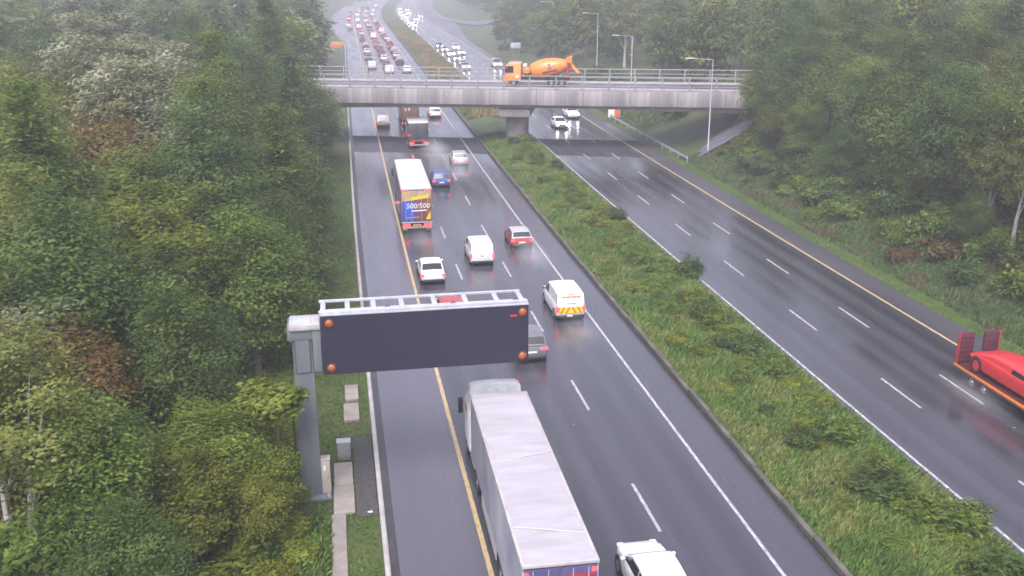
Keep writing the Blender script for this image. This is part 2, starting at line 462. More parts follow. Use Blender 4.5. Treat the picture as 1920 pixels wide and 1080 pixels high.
# roadside slabs and gravel on the left verge
def slab_piece(name, x0, x1, y0, y1, z, m, th=.14):
    o = MB().rbox(x0, x1, y0, y1, z - th, z, .02, 1).build(name, m); return o
pav = tag(slab_piece('equipment_pad', -.93, -.02, 38.6, 41.0, .03, M['slab']), 'long pale concrete pad on the verge beside the gantry post', 'concrete pad')
o = slab_piece('pad_section', -.90, -.05, 41.02, 43.2, .034, M['slab']); o.parent = pav
tag(slab_piece('path', -1.02, -.42, 20, 38.58, -.02, M['slab'], .08), kind='structure')
tag(slab_piece('gravel_strip', .02, .96, 38.3, 46.0, -.06, M['gravel'], .05), kind='structure')
tag(slab_piece('concrete_cover', -.25, .48, 50.4, 52.4, .06, M['slab'], .2), 'rounded pale concrete cover on the grass, farther of two past the gantry', 'concrete cover', 'concrete covers in the verge')
tag(slab_piece('concrete_cover', -.35, .45, 47.8, 49.9, .07, M['slab'], .2), 'pale concrete cover on the grass, nearer of two past the gantry', 'concrete cover', 'concrete covers in the verge')

# ------------------------------------------------------------------ overbridge
def bridge():
    root = empty('road_bridge', (BP[0], BP[1], 0), BANG, 'concrete road bridge crossing the motorway with pale metal parapet rails', 'bridge')
    s0, s1 = -16.0, 78.0
    m = M['concrete']
    bm_ = rough_mat('bridge_fascia', (.175, .16, .16), (.35, .325, .328), .7, .7, .12, (2.2, 1, .10))
    # fascia of precast units, near and far
    unit = MB().rbox(.01, 5.86, -.02, .42, 5.62, 7.46, .03, 1).mesh('fascia_panel', bm_, 30)
    for j in range(16):
        for y, f in ((0, 0), (DECK_W, 1)):
            o = link(bpy.data.objects.new('fascia_panel', unit), root)
            o.location = ((s0 + 5.875 * j) + (5.87 if f else 0), y, rng.uniform(-.015, .015)); o.rotation_euler = (0, 0, math.pi if f else 0)
    MB().box(s0, s1, .43, DECK_W - .43, 6.55, 7.55).build('deck', m, root)
    MB().box(s0, s1, .5, 1.8, 7.545, 7.66).box(s0, s1, DECK_W - 1.8, DECK_W - .5, 7.545, 7.66).build('footway', M['kerb'], root)
    MB().quad((s0, 1.8, 7.555), (s1, 1.8, 7.555), (s1, DECK_W - 1.8, 7.555), (s0, DECK_W - 1.8, 7.555)).build('carriageway', M['slip'], root)
    # haunched girders
    for y in (1.0, 3.4, 5.8, 8.2):
        prof = [(s0, 6.54)] + [(s1, 6.54)] + [(s, 5.15 - .30 * abs((s - 24.5) / 26) ** 2 if s < 52 else 4.85) for s in np.linspace(s1, s0, 40)]
        MB().prism(prof, y, y + .9).build('girder', m, root)
    # pier on the median: rounded column with a wider head
    def stadium(hw, hd, z, n=8):
        out = []
        for k in range(n + 1): t = R(-90 + 180 * k / n); out.append((22.2 + hw - hd + hd * math.cos(t), 5 + hd * math.sin(t) * 2.2, z))
        for k in range(n + 1): t = R(90 + 180 * k / n); out.append((22.2 - hw + hd + hd * math.cos(t), 5 + hd * math.sin(t) * 2.2, z))
        return out
    pr = MB().loft([stadium(1.5, .8, z) for z in (-.3, 4.0)]).build('pier', m, root)
    MB().rbox(20.2, 24.2, .9, 9.1, 4.0, 5.0, .05, 1).build('pier_head', m, pr)
    # left abutment wall, right slope paving in slabs
    MB().box(-5.0, -4.1, .3, DECK_W - .3, -.3, 6.5).build('abutment_wall', m, root)
    pv = [MB().rbox(0, 2.06, 0, 2.32, -.12, .0, .02, 1).mesh('paving_slab', M['pave'], 30)]
    ang = math.atan(.60)
    for i in range(5):
        for j in range(6):
            o = link(bpy.data.objects.new('paving_slab', pv[0]), root)
            o.location = (44.9 + i * 2.08 * math.cos(ang), -3.9 + j * 2.34, .02 + i * 2.08 * math.sin(ang) + rng.uniform(-.01, .02)); o.rotation_euler = (0, -ang, 0)
    MB().box(55.2, 56.2, .3, DECK_W - .3, 4.0, 6.5).build('bearing_wall', m, root)
    # parapets: upstand is the fascia top; posts and three rails each side
    post = MB().rbox(-.07, .07, -.08, .08, 7.44, 9.32, .02, 1).mesh('parapet_post', M['rail_paint'], 30)
    for y in (.2, DECK_W - .2):
        for j in range(int((s1 - s0) / 3.3) + 1):
            o = link(bpy.data.objects.new('parapet_post', post), root); o.location = (s0 + .6 + j * 3.3, y, 0)
        for z, h in ((9.25, .11), (8.68, .08), (8.1, .08)):
            MB().rbox(s0, s1, y - .16 if y < 1 else y + .09, y - .09 if y < 1 else y + .16, z - h / 2, z + h / 2, .015, 1).build('parapet_rail', M['rail_paint'], root)
    return root
bridge()
def on_bridge(s, n, z): p = BP + BU * s + BN * n; return (p[0], p[1], z)

# ------------------------------------------------------------------ vegetation
F_ = dict(
    green=foliage('leaf_mid_green', (0.047, 0.075, 0.013), (0.118, 0.177, 0.030), (0.229, 0.279, 0.058)),
    deep=foliage('leaf_deep_green', (0.032, 0.062, 0.018), (0.082, 0.135, 0.034), (0.161, 0.217, 0.058)),
    yellow=foliage('leaf_yellow_green', (.060, .085, .013), (.160, .205, .030), (.27, .30, .055)),
        willow=foliage('leaf_grey_willow', (0.087, 0.108, 0.045), (0.192, 0.211, 0.105), (0.330, 0.330, 0.210), .2, .02),
    rust=foliage('leaf_rusty_brown', (0.087, 0.055, 0.016), (0.205, 0.137, 0.042), (0.285, 0.205, 0.065)),
    spruce=foliage('needle_dark', (0.025, 0.050, 0.018), (0.068, 0.112, 0.036), (0.136, 0.188, 0.058), .2),
    pale=foliage('leaf_pale_birch', (0.072, 0.087, 0.018), (0.174, 0.194, 0.045), (0.285, 0.291, 0.085)),
    weed=foliage('leaf_weed', (0.060, 0.097, 0.014), (0.143, 0.205, 0.030), (0.248, 0.302, 0.055)),
    weedy=foliage('leaf_weed_yellow', (0.087, 0.114, 0.013), (0.205, 0.245, 0.030), (0.330, 0.330, 0.056)),
    fern=foliage('leaf_brown_fern', (0.068, 0.050, 0.018), (0.149, 0.103, 0.040), (0.211, 0.160, 0.060)),
)
def leaf_cloud(seed, shape, h, r, base, nclump, nleaf, leaf, flat=.6, sig=None, streak=1.0):
    g = np.random.default_rng(seed)
    n = nclump
    if shape == 'cone':
        t = 1 - np.sqrt(g.random(n)) * .98; t = np.clip(t, 0, 1)
        ang = g.random(n) * 2 * np.pi
        rad = r * (1 - t) ** .85 * (.35 + .65 * np.sqrt(g.random(n))) * (.8 + .25 * np.sin(t * 26 + g.random() * 6))
        c = np.stack([np.cos(ang) * rad, np.sin(ang) * rad, base + (h - base) * t - .12 * rad], 1)
    else:
        d = g.normal(size=(n, 3)); d /= np.linalg.norm(d, axis=1)[:, None]
        # uneven outline: a few random lobes
        lob = g.normal(size=(9, 3)); lob /= np.linalg.norm(lob, axis=1)[:, None]
        bul = np.max(d @ lob.T, axis=1) ** 3
        rr = (g.random(n) ** .38) * (.66 + .40 * bul)
        H = (h - base) / 2
        c = d * rr[:, None] * np.array([r, r, H]); c[:, 2] += base + H
        if shape == 'tall':
            k = (c[:, 2] - base) / (h - base); w = (.55 + .75 * np.sin(np.clip(k, 0, 1) * np.pi * .8 + .35)) * .85; c[:, :2] *= w[:, None]
    cen = np.array([0, 0, base + (h - base) * .45])
    tint = np.clip(g.normal(.5, .2, n), 0, 1)
    sig = sig or r * .16
    P = np.repeat(c, nleaf, 0) + g.normal(size=(n * nleaf, 3)) * sig * np.array([1, 1, flat])
    if shape == 'cone': P[:, 2] -= .10 * np.linalg.norm(P[:, :2] - np.repeat(c[:, :2], nleaf, 0), axis=1)
    out = P - cen; out /= np.linalg.norm(out, axis=1)[:, None] + 1e-6
    nr = out * .5 + np.array([0, 0, .85]) + g.normal(size=P.shape) * .42; nr /= np.linalg.norm(nr, axis=1)[:, None]
    wv = np.array([1.0, .25, -.12]) * np.where(g.random((len(P), 1)) < .72, 1.0, .0) + g.normal(size=P.shape) * .42
    a = wv - nr * np.sum(wv * nr, 1)[:, None]; a /= np.linalg.norm(a, axis=1)[:, None] + 1e-6
    b = np.cross(nr, a)
    L = leaf * (.6 + .8 * g.random(len(P)))[:, None]
    a = a * L * .62 * streak; b = b * L * .36
    V = np.stack([P - a, P - b * .9 + nr * L * .08, P + a, P + b * .9 + nr * L * .08], 1).reshape(-1, 3)
    F = np.arange(len(V)).reshape(-1, 4)
    T = np.clip(np.repeat(tint, nleaf) + g.normal(0, .13, n * nleaf), 0, 1)
    return V, F, T, c

def trunk_mesh(name, seed, h, r0, targets, m, lean=.0, nl=7):
    g = random.Random(seed); b = MB(); top = h
    pts = [(lean * h * (t ** 1.6) + .12 * math.sin(t * 5 + seed), .10 * math.sin(t * 4 + seed * 2), t * top) for t in np.linspace(0, 1, 7)]
    b.tube([(x, y, z - (.5 if i == 0 else 0)) for i, (x, y, z) in enumerate(pts)], [r0 * (1.25 - t * 1.12) if i else r0 * 1.4 for i, t in enumerate(np.linspace(0, 1, 7))], 7)
    tg = list(targets); g.shuffle(tg)
    for q in tg[:nl]:
        k = g.uniform(.3, .8); i = int(k * 6); p = pts[i]
        mid = ((p[0] + q[0]) / 2, (p[1] + q[1]) / 2, (p[2] + q[2]) / 2 + .3)
        b.tube([p, mid, tuple(q)], [r0 * .42 * (1.1 - k), r0 * .28 * (1.1 - k), .015], 5)
    return b.mesh(name, m, 60)

KINDS = {}
def make_kind(key, name, desc, variants, fol, bark='bark'):
    out = []
    for (seed, shape, h, r, base, nc, nl, leaf, kw) in variants:
        V, F, T, c = leaf_cloud(seed, shape, h, r, base, nc, nl, leaf, **{k: v for k, v in kw.items() if k != 'lean'})
        lean = kw.get('lean', 0)
        if lean: V[:, 0] += lean * V[:, 2] ** 1.6 / h ** .6; c = c + np.array([1, 0, 0]) * (lean * np.maximum(c[:, 2], 0) ** 1.6 / h ** .6)[:, None]
        cm = np_mesh('crown', V, F, F_[fol], T)
        tm = trunk_mesh('trunk', seed, h * (.93 if shape == 'cone' else .72), .045 * h * .32 + .04, c, M[bark], lean, 3 if key == 'twig' else 7)
        # cheap distant version of the same tree
        V2, F2, T2, _ = leaf_cloud(seed, shape, h, r, base, max(30, nc // 2), max(18, nl // 4), leaf * 2.3, **{k: v for k, v in kw.items() if k != 'lean'})
        c2 = np_mesh('crown', V2, F2, F_[fol], T2)
        out.append((cm, tm, c2, h, r))
    KINDS[key] = (name, desc, out)
make_kind('green', 'broadleaf_tree', 'bushy mid-green broadleaf tree', [(1, 'round', 11, 4.2, 1.0, 149, 166, 0.216, {}), (2, 'round', 12.5, 3.9, 1.2, 149, 166, 0.202, {}), (3, 'tall', 12, 3.8, .8, 138, 166, 0.216, {})], 'green')
make_kind('deep', 'broadleaf_tree', 'dark green broadleaf tree', [(4, 'round', 11.5, 4.1, .9, 149, 166, 0.187, {}), (5, 'tall', 13, 3.9, .8, 149, 166, 0.187, {})], 'deep')
make_kind('yellow', 'broadleaf_tree', 'yellow-green broadleaf tree', [(6, 'tall', 10.5, 3.2, 1.5, 132, 157, 0.202, {'streak': 1.3}), (7, 'round', 10, 3.6, 1.5, 138, 157, 0.202, {'streak': 1.2})], 'yellow')
make_kind('willow', 'willow_tree', 'silvery grey-leaved willow', [(8, 'round', 11, 3.9, 2, 126, 166, 0.187, {'streak': 1.6, 'flat': .4}), (9, 'tall', 12.5, 3.4, 2, 126, 166, 0.187, {'streak': 1.6, 'flat': .4})], 'willow')
make_kind('rust', 'broadleaf_tree', 'rusty brown-leaved tree', [(10, 'tall', 10, 3.0, 2, 103, 122, 0.187, {}), ], 'rust')
make_kind('spruce', 'conifer_tree', 'dark pointed conifer', [(12, 'cone', 15, 3.5, .8, 241, 105, 0.216, {'flat': .35}), (13, 'cone', 13, 3.1, .8, 218, 105, 0.202, {'flat': .35})], 'spruce')
make_kind('larch', 'conifer_tree', 'light green feathery conifer', [(14, 'cone', 14, 3.4, 1.0, 218, 105, 0.194, {'flat': .35, 'streak': 1.3}), (15, 'cone', 12.5, 3.2, 1.0, 206, 105, 0.194, {'flat': .35, 'streak': 1.3})], 'green')
make_kind('birch', 'birch_tree', 'slender pale birch with thin crown', [(16, 'tall', 11.5, 2.6, 3.6, 86, 108, 0.158, {'lean': .05}), (17, 'tall', 10.5, 2.4, 3.4, 80, 101, 0.158, {'lean': -.06})], 'pale', 'birch_bark')

make_kind('twig', 'broadleaf_tree', 'thin sapling with small yellow-green top', [(18, 'round', 6.9, 1.25, 4.9, 29, 122, 0.173, {'streak': 1.3})], 'yellow')
_U = 'first second third fourth fifth sixth seventh eighth ninth'.split()
ORD = ['nearest', 'second nearest', 'third nearest', 'fourth nearest', 'fifth nearest', 'sixth nearest', 'seventh nearest', 'eighth nearest', 'ninth nearest', 'tenth nearest'] + [w + ' nearest' for w in
       'eleventh twelfth thirteenth fourteenth fifteenth sixteenth seventeenth eighteenth nineteenth twentieth'.split()] + ['twenty-' + w + ' nearest' for w in 'first second third fourth fifth sixth seventh eighth ninth'.split()] + ['thirtieth nearest'] + ['thirty-' + w + ' nearest' for w in _U] + ['fortieth nearest'] + ['forty-' + w + ' nearest' for w in _U] + ['fiftieth nearest'] + ['fifty-' + w + ' nearest' for w in _U]
TREES = []
def tree(key, X, D, sc=1.0, var=None, zs=1.0):
    TREES.append((key, X, D, sc, var, zs))
def flush_trees():
    cells = {}
    for tr in TREES:
        key, X, D, sc, var, zs = tr; r = X - offf(D)
        side = 'left' if r < 10 else 'right'
        band = 0 if D < 46 else 1 if D < (126 if side == 'left' else 115) else 2 if D < 200 else 3
        edge = (r > -9.5) if side == 'left' else (r < 53)
        cells.setdefault((key, side, band, edge), []).append(tr)
    for (key, side, band, edge), L in cells.items():
        name, desc, vs = KINDS[key]; L.sort(key=lambda t: math.hypot(t[1], t[2]))
        where = {('left', 0): 'before the sign gantry', ('left', 1): 'between gantry and bridge', ('left', 2): 'beyond the bridge', ('left', 3): 'far past the bridge', ('right', 3): 'far past the bridge',
                 ('right', 0): 'at the near end', ('right', 1): 'before the bridge', ('right', 2): 'beyond the bridge'}[(side, band)]
        row = ('by the road' if edge else 'deeper in')
        for i, (k, X, D, sc, var, zs) in enumerate(L):
            cm, tm, c2, h, rr = vs[(var if var is not None else rng.randrange(len(vs))) % len(vs)]
            z = float(ground_h(X, D))
            o = empty(name, (X, D, z), rng.uniform(-.75, .75), f'{desc}, {side} side {where}, {row}, {ORD[min(i, len(ORD) - 1)]}', 'tree', f'trees on the {side} side of the motorway')
            a = rng.uniform(.9, 1.1); o.scale = (sc * a, sc * a, sc * zs * rng.uniform(.92, 1.08))
            far = math.hypot(X, D) > 135
            link(bpy.data.objects.new('crown', c2 if far else cm), o)
            link(bpy.data.objects.new('trunk', tm), o)

# camera frustum test used only to skip trees nobody could see
_q = cam.rotation_euler.to_matrix().inverted()
def to_px(X, D, Z):
    p = _q @ Vector((X, D, Z - 22.3)); zc = -p.z
    if zc < 3: return None
    f = 1878.0
    return 960 + f * p.x / zc, 540 - f * p.y / zc, zc

def mixpick(w, g=rng):
    t = g.random() * sum(w.values())
    for k, v in w.items():
        t -= v
        if t <= 0: return k
    return k

# individually placed trees that give the left wood its pattern
hand = [('birch', -11.3, 33.8, .95, 0), ('birch', -12.6, 35.6, .9, 1), ('birch', -17.2, 43.5, 1.0, 0), ('larch', -15.5, 38, .8, 0), ('willow', -13.9, 41.6, .72, 0), ('rust', -11.0, 40.6, .68, 0), 
        ('green', -9.2, 34.2, .62, 1), ('deep', -7.6, 31.0, .48, 0), ('yellow', -6.2, 38.2, .52, 0), ('deep', -7.2, 43.5, .72, 1), ('yellow', -4.6, 42.6, .50, 1),
        ('larch', -8.6, 48.8, .85, 1), ('green', -5.0, 54.5, .82, 2), ('yellow', -10.6, 53, .95, 0), ('deep', -12.5, 46, .9, 0), ('birch', -14.8, 51, 1.0, 1),
        ('deep', -3.9, 62.5, .80, 0), ('larch', -7.8, 60.0, .92, 1), ('yellow', -12.2, 60.5, 1.0, 0), ('larch', -16.2, 57.5, 1.0, 0), ('yellow', -20.0, 55, .95, 1),
        ('larch', -3.9, 70.5, .95, 0), ('deep', -8.6, 68.5, 1.0, 1), ('rust', -15.3, 71.6, 1.1, 0), ('green', -18.5, 66.5, 1.0, 0), ('green', -12.4, 66.5, .85, 2), ('larch', -23, 64, 1.05, 1), ('birch', -21, 71, 1.1, 0),
        ('deep', -4.0, 79, .95, 0), ('larch', -9.2, 77, 1.02, 0), ('willow', -15, 78, 1.1, 1), ('yellow', -20.0, 79, 1.1, 0), ('yellow', -27.0, 76, 1.1, 1), ('rust', -22.4, 86, 1.1, 0),
        ('larch', -3.7, 88, 1.0, 1), ('green', -10, 87, 1.1, 1), ('willow', -16, 90, 1.15, 0), ('willow', -21.8, 97, 1.15, 1), ('larch', -28.5, 88, 1.15, 0), ('deep', -33.5, 95, 1.15, 0),
        ('spruce', -4.0, 97, .95, 0), ('larch', -10.4, 98, 1.1, 0), ('spruce', -4.2, 106.5, 1.05, 1), ('larch', -12.6, 109, 1.15, 1), ('willow', -19.5, 108, 1.15, 0), ('yellow', -30, 104, 1.1, 1), ('willow', -26, 118, 1.2, 1),
        ('green', -3.4, 118.5, .86, 0), ('green', -2.3, 121.5, .80, 1), ('deep', -2.2, 115.5, .62, 1), ('willow', -35.8, 168, 1.2, 0), ('willow', -41.5, 176, 1.2, 1), ('willow', -30.5, 160, 1.15, 0), ('willow', -13.4, 99.5, 1.1, 1), ('deep', -4.6, 113, .95, 1), ('green', -5.4, 123.5, 1.0, 1), ('yellow', -5.6, 38.6, .55, 0), ('yellow', -4.4, 39.6, .42, 1), ('yellow', -6.4, 35.2, .5, 0), ('twig', -3.0, 38.9, 1.0, 0), ('yellow', -3.75, 38.0, .42, 0), ('yellow', -3.7, 36.2, .33, 1)]
for k, X, D, sc, v in hand: tree(k, X, D, sc, v)
taken = [(X, D) for _, X, D, _, _ in hand]
def scatter(n, xf, dlo, dhi, gap, weights, sc, top, seed, keep=lambda X, D: True):
    g = random.Random(seed); c = 0
    for _ in range(n * 30):
        D = g.uniform(dlo, dhi); lo, hi = xf(D); X = g.uniform(lo, hi) + offf(D)
        z = float(ground_h(X, D))
        if not keep(X, D): continue
        if any((X - a) ** 2 + (D - b) ** 2 < gap * gap for a, b in taken): continue
        a = to_px(X, D, z + top); b = to_px(X, D, z + top * .4)
        if a is None or max(a[0], b[0]) < -60 or min(a[0], b[0]) > 1990 or a[1] > 1150 or b[1] < -10: continue
        taken.append((X, D)); tree(mixpick(weights, g), X, D, g.uniform(*sc)); c += 1
        if c >= n: break
def off_bridge(X, D, m=4):
    s = (X - BP[0]) * BU[0] + (D - BP[1]) * BU[1]; n = (X - BP[0]) * BN[0] + (D - BP[1]) * BN[1]
    return not (-m < n < DECK_W + m)
WL = dict(green=3, deep=1.4, yellow=1.5, willow=1.1, rust=.5, spruce=1.4, larch=3.2, birch=1.2)
scatter(40, lambda D: (-34, -6), 26, 120, 5.0, WL, (.8, 1.1), 9, 21)
scatter(60, lambda D: (-62, -5.2), 112, 190, 6.6, dict(green=3, deep=2, willow=1.3, spruce=2, larch=2.4, rust=.4, yellow=.8), (.95, 1.3), 11, 22, off_bridge)
scatter(70, lambda D: (-100, -6), 185, 300, 9.0, dict(green=3, deep=2, spruce=2, larch=2, willow=.8), (1.0, 1.45), 11, 23, lambda X, D: not (-70 < X < -35 and 225 < D < 300))
# right-hand wood on the bank
WR = dict(green=4, deep=3.5, spruce=.4, larch=.5, birch=.7, yellow=.8)
righth = [('deep', 49.5, 57, .85, 0), ('green', 52, 63.5, .9, 1), ('deep', 49.8, 73.5, .92, 1), ('birch', 48.6, 63.5, .8, 0), ('birch', 49.3, 67.8, .85, 1), ('green', 49.6, 80, .95, 0), ('green', 50.2, 68.5, .8, 2), ('deep', 47.6, 88.5, .55, 0), ('green', 48.2, 97.5, .6, 1), ('green', 49.0, 105.5, .62, 0), ('yellow', 48.6, 76.5, .5, 1), ('deep', 46.9, 66.0, .42, 0), ('deep', 52.5, 84.5, .95, 1),
          ('green', 51.5, 91, .95, 2), ('yellow', 55, 96.5, .95, 1), ('green', 54, 103.5, .95, 0), ('deep', 53.6, 109, .8, 0), ('green', 57.5, 111, .9, 1), ('green', 50.0, 111.5, .90, 0), ('deep', 50.8, 107.8, .75, 1), ('deep', 55.0, 113.5, 1.0, 1), ('green', 58.5, 115, 1.0, 2), ('deep', 62, 113, 1.05, 0), ('green', 63.5, 118, 1.1, 1)]
for k, X, D, sc, v in righth: tree(k, X, D, sc, v)
taken += [(X, D) for _, X, D, _, _ in righth]
scatter(45, lambda D: (51.5, 110), 62, 125, 6.2, WR, (.9, 1.2), 10, 24, lambda X, D: off_bridge(X, D, 2) or X > 66)
scatter(60, lambda D: (49, 160), 128, 210, 7.6, WR, (.95, 1.25), 10, 25, lambda X, D: off_bridge(X, D, 3) or X > 70)
scatter(55, lambda D: (50 + 7.5 * float(sstep(300, 440, D)), 190), 205, 310, 10.0, WR, (1.0, 1.35), 10, 26)
scatter(26, lambda D: (46.5 + 7 * float(sstep(300, 440, D)), 78), 212, 330, 7.0, dict(green=3, deep=3, larch=1), (.8, 1.15), 9, 27)
flush_trees()

# far woods that read as one mass each
def far_wood(name, xf, dlo, dhi, n, seed, fol, hgt, label, keep=lambda X, D: True):
    g = np.random.default_rng(seed); VV = []; TT = []
    protos = [leaf_cloud(100 + i, s, 12, 4.6, .6, 46, 12, 1.15)[::2] for i, s in enumerate(('round', 'tall', 'cone', 'round'))]
    k = 0
    while k < n:
        D = dlo + (dhi - dlo) * g.random(); lo, hi = xf(D); X = lo + (hi - lo) * g.random() + offf(D)
        if not keep(X, D): k += .2; continue
        V, T = protos[g.integers(4)]; s = g.uniform(*hgt) / 12; a = g.random() * 6.28
        rot = np.array([[math.cos(a), -math.sin(a), 0], [math.sin(a), math.cos(a), 0], [0, 0, 1]])
        VV.append(V @ rot.T * s * np.array([1.15, 1.15, 1]) + np.array([X, D, float(ground_h(X, D)) - .3])); TT.append(np.clip(T + g.normal(0, .16), 0, 1)); k += 1
    V = np.concatenate(VV); F = np.arange(len(V)).reshape(-1, 4)
    o = link(bpy.data.objects.new(name, np_mesh(name, V, F, F_[fol], np.concatenate(TT)))); tag(o, label, 'woodland', kind='stuff')
slipk = lambda X, D: not (300 < D < 480 and 48 < X < 185 and abs(X - (49 + (max(0, 470 - D) / 150) ** 2 * 110)) < 16)
far_wood('far_woodland', lambda D: (-260, -12 - 6 * float(sstep(280, 420, D))), 290, 900, 520, 31, 'deep', (10, 17), 'hazy mass of distant woodland left of the far motorway', lambda X, D: not (-95 < X < -45 and 330 < D < 450))
far_wood('far_woodland', lambda D: (54 + 8 * float(sstep(300, 440, D)), 420), 300, 950, 620, 32, 'deep', (10, 17), 'hazy mass of distant woodland right of the far motorway', slipk)
M['stubble'] = grassmat('stubble_field', [(.20, .15, .07), (.27, .20, .10)], .1)
grid('field', np.linspace(-96, -44, 10), np.linspace(335, 450, 10), lambda X, D: ground_h(X, D) + .25, M['stubble'])

# shrubs on the median, the bank and the verges
def shrub_mesh(seed, fol, r, h, nc=38, nl=60, leaf=.15):
    V, F, T, c = leaf_cloud(seed, 'round', h, r, -.15 * h, nc, nl, leaf, sig=r * .22, streak=1.2)
    return np_mesh('shrub', V, F, F_[fol], T)
SH = dict(weed=[shrub_mesh(50 + i, 'weed', 1.0, 1.1) for i in range(3)], weedy=[shrub_mesh(60 + i, 'weedy', 1.0, 1.0) for i in range(2)],
          deep=[shrub_mesh(70 + i, 'deep', 1.0, 1.5) for i in range(3)], fern=[shrub_mesh(80 + i, 'fern', 1.0, .9) for i in range(2)], green=[shrub_mesh(90 + i, 'green', 1.0, 1.4) for i in range(2)],
          yellow=[shrub_mesh(95, 'yellow', 1.0, 1.2)])
SDESC = dict(weed='leafy green shrub', weedy='yellow-green weedy shrub', deep='dark green shrub', fern='reddish brown bracken clump', green='mid-green bush', yellow='bright yellow-green bush')
SHRUBS = []
def shrub(key, X, D, s, place, zs=1.0): SHRUBS.append((key, X, D, s, place, zs))
def flush_shrubs():
    cells = {}
    for q in SHRUBS: cells.setdefault((q[0], q[4]), []).append(q)
    for (key, place), L in cells.items():
        L.sort(key=lambda t: math.hypot(t[1], t[2]))
        for i, (k, X, D, s, p, zs) in enumerate(L):
            r = X - offf(D); z = float(median_h(X, D)) if 18 < r < 26 else float(ground_h(X, D))
            o = link(bpy.data.objects.new('shrub' if key != 'fern' else 'bracken', rng.choice(SH[key]))); o.location = (X, D, z - .05); o.rotation_euler = (0, 0, rng.uniform(-1, 1)); o.scale = (s * rng.uniform(.85, 1.15), s, s * zs)
            tag(o, f'{SDESC[key]} {place}, {ORD[min(i, len(ORD) - 1)]} of its kind there', 'shrub', f'shrubs {place}')
g = random.Random(5)
# median: taller growth towards the far carriageway
for D in np.arange(27, 128, 1.75):
    for _ in range(2):
        u = g.triangular(19.3, 24.5, 22.8); key = mixpick(dict(weed=3.6, weedy=1.6, deep=.8, green=1.6), g)
        shrub(key, u + offf(D), D + g.uniform(-1, 1), g.uniform(.55, 1.15) * (1.0 if u > 22 else .75), 'on the near median' if D < 48 else 'on the median beside the gantry traffic' if D < 75 else 'on the median towards the bridge', g.uniform(.7, 1.05))
shrub('deep', 25.2, 67.5, .95, 'standing tall at the far median edge', 1.3)
# right bank
for _ in range(130):
    D = g.uniform(48, 112); r = g.triangular(42.6, 52, 47.5); key = mixpick(dict(weed=3, deep=2.4, fern=.9, green=3), g)
    shrub(key, r + offf(D), D, g.uniform(.6, 1.25) * (1.0 if r < 45.0 else 1.5), 'on the right-hand bank', g.uniform(.7, 1.05))
for _ in range(26):
    D = g.uniform(136, 200); r = g.triangular(43, 52, 47); key = mixpick(dict(weed=2, deep=2, green=1.6), g)
    shrub(key, r + offf(D), D, g.uniform(.8, 1.6), 'on the bank past the bridge', g.uniform(.6, 1.0))
for _ in range(34):
    D = g.uniform(205, 330); r = g.uniform(42.5, 62) + 7 * float(sstep(300, 440, D))
    shrub(mixpick(dict(weed=2, deep=2, green=2), g), r + offf(D), D, g.uniform(1.2, 2.6), 'on the far right bank', g.uniform(.6, .9))
# left wood understorey
for X, D, k, s in ((-5.6, 33.0, 'yellow', 1.2), (-7.6, 36.5, 'weedy', 1.5), (-4.4, 36.0, 'yellow', 1.15), (-9.8, 32.0, 'green', 1.5), (-8.3, 29.2, 'yellow', 1.2), (-6.6, 41.0, 'yellow', 1.5), (-11.6, 34.5, 'green', 1.8),
                   (-6.2, 29.6, 'weedy', 1.3), (-9.5, 38.5, 'deep', 1.7), (-9.9, 42.5, 'yellow', 1.7), (-12.3, 37.3, 'fern', 1.8), (-5.9, 46.4, 'yellow', 1.5), (-4.2, 50.5, 'weedy', 1.4), (-10.4, 46.0, 'green', 1.9),
                   (-3.7, 57.5, 'green', 1.2), (-3.4, 66.5, 'deep', 1.3), (-3.4, 74.5, 'green', 1.3), (-3.2, 83.5, 'weed', 1.3), (-3.2, 92.5, 'deep', 1.4), (-3.2, 102, 'green', 1.4), (-3.0, 112, 'deep', 1.4), (-3.5, 44.5, 'weedy', .9), (-3.9, 39.0, 'weedy', .9),
                   (-12.6, 31.5, 'deep', 1.6), (-10.9, 27.6, 'deep', 1.4), (-13.0, 27.8, 'green', 1.5), (-9.0, 26.6, 'green', 1.3), (-7.4, 27.6, 'yellow', 1.2), (-2.9, 37.2, 'weedy', .8), (-2.2, 35.6, 'weedy', .6), (-3.4, 33.8, 'weedy', .9), (-2.0, 33.0, 'weed', .55), (-3.0, 31.2, 'weedy', .8), (-2.6, 40.2, 'weedy', .7), (-4.6, 32.0, 'yellow', .9), (-3.2, 28.8, 'weedy', .8), (-4.6, 29.6, 'weedy', 1.0), (-2.7, 42.8, 'weed', .6), (-3.3, 47.6, 'weedy', .8), (-3.1, 53.5, 'weed', .8)):
    shrub(k, X, D, s, 'under the left-hand trees', g.uniform(.85, 1.2))
flush_shrubs()

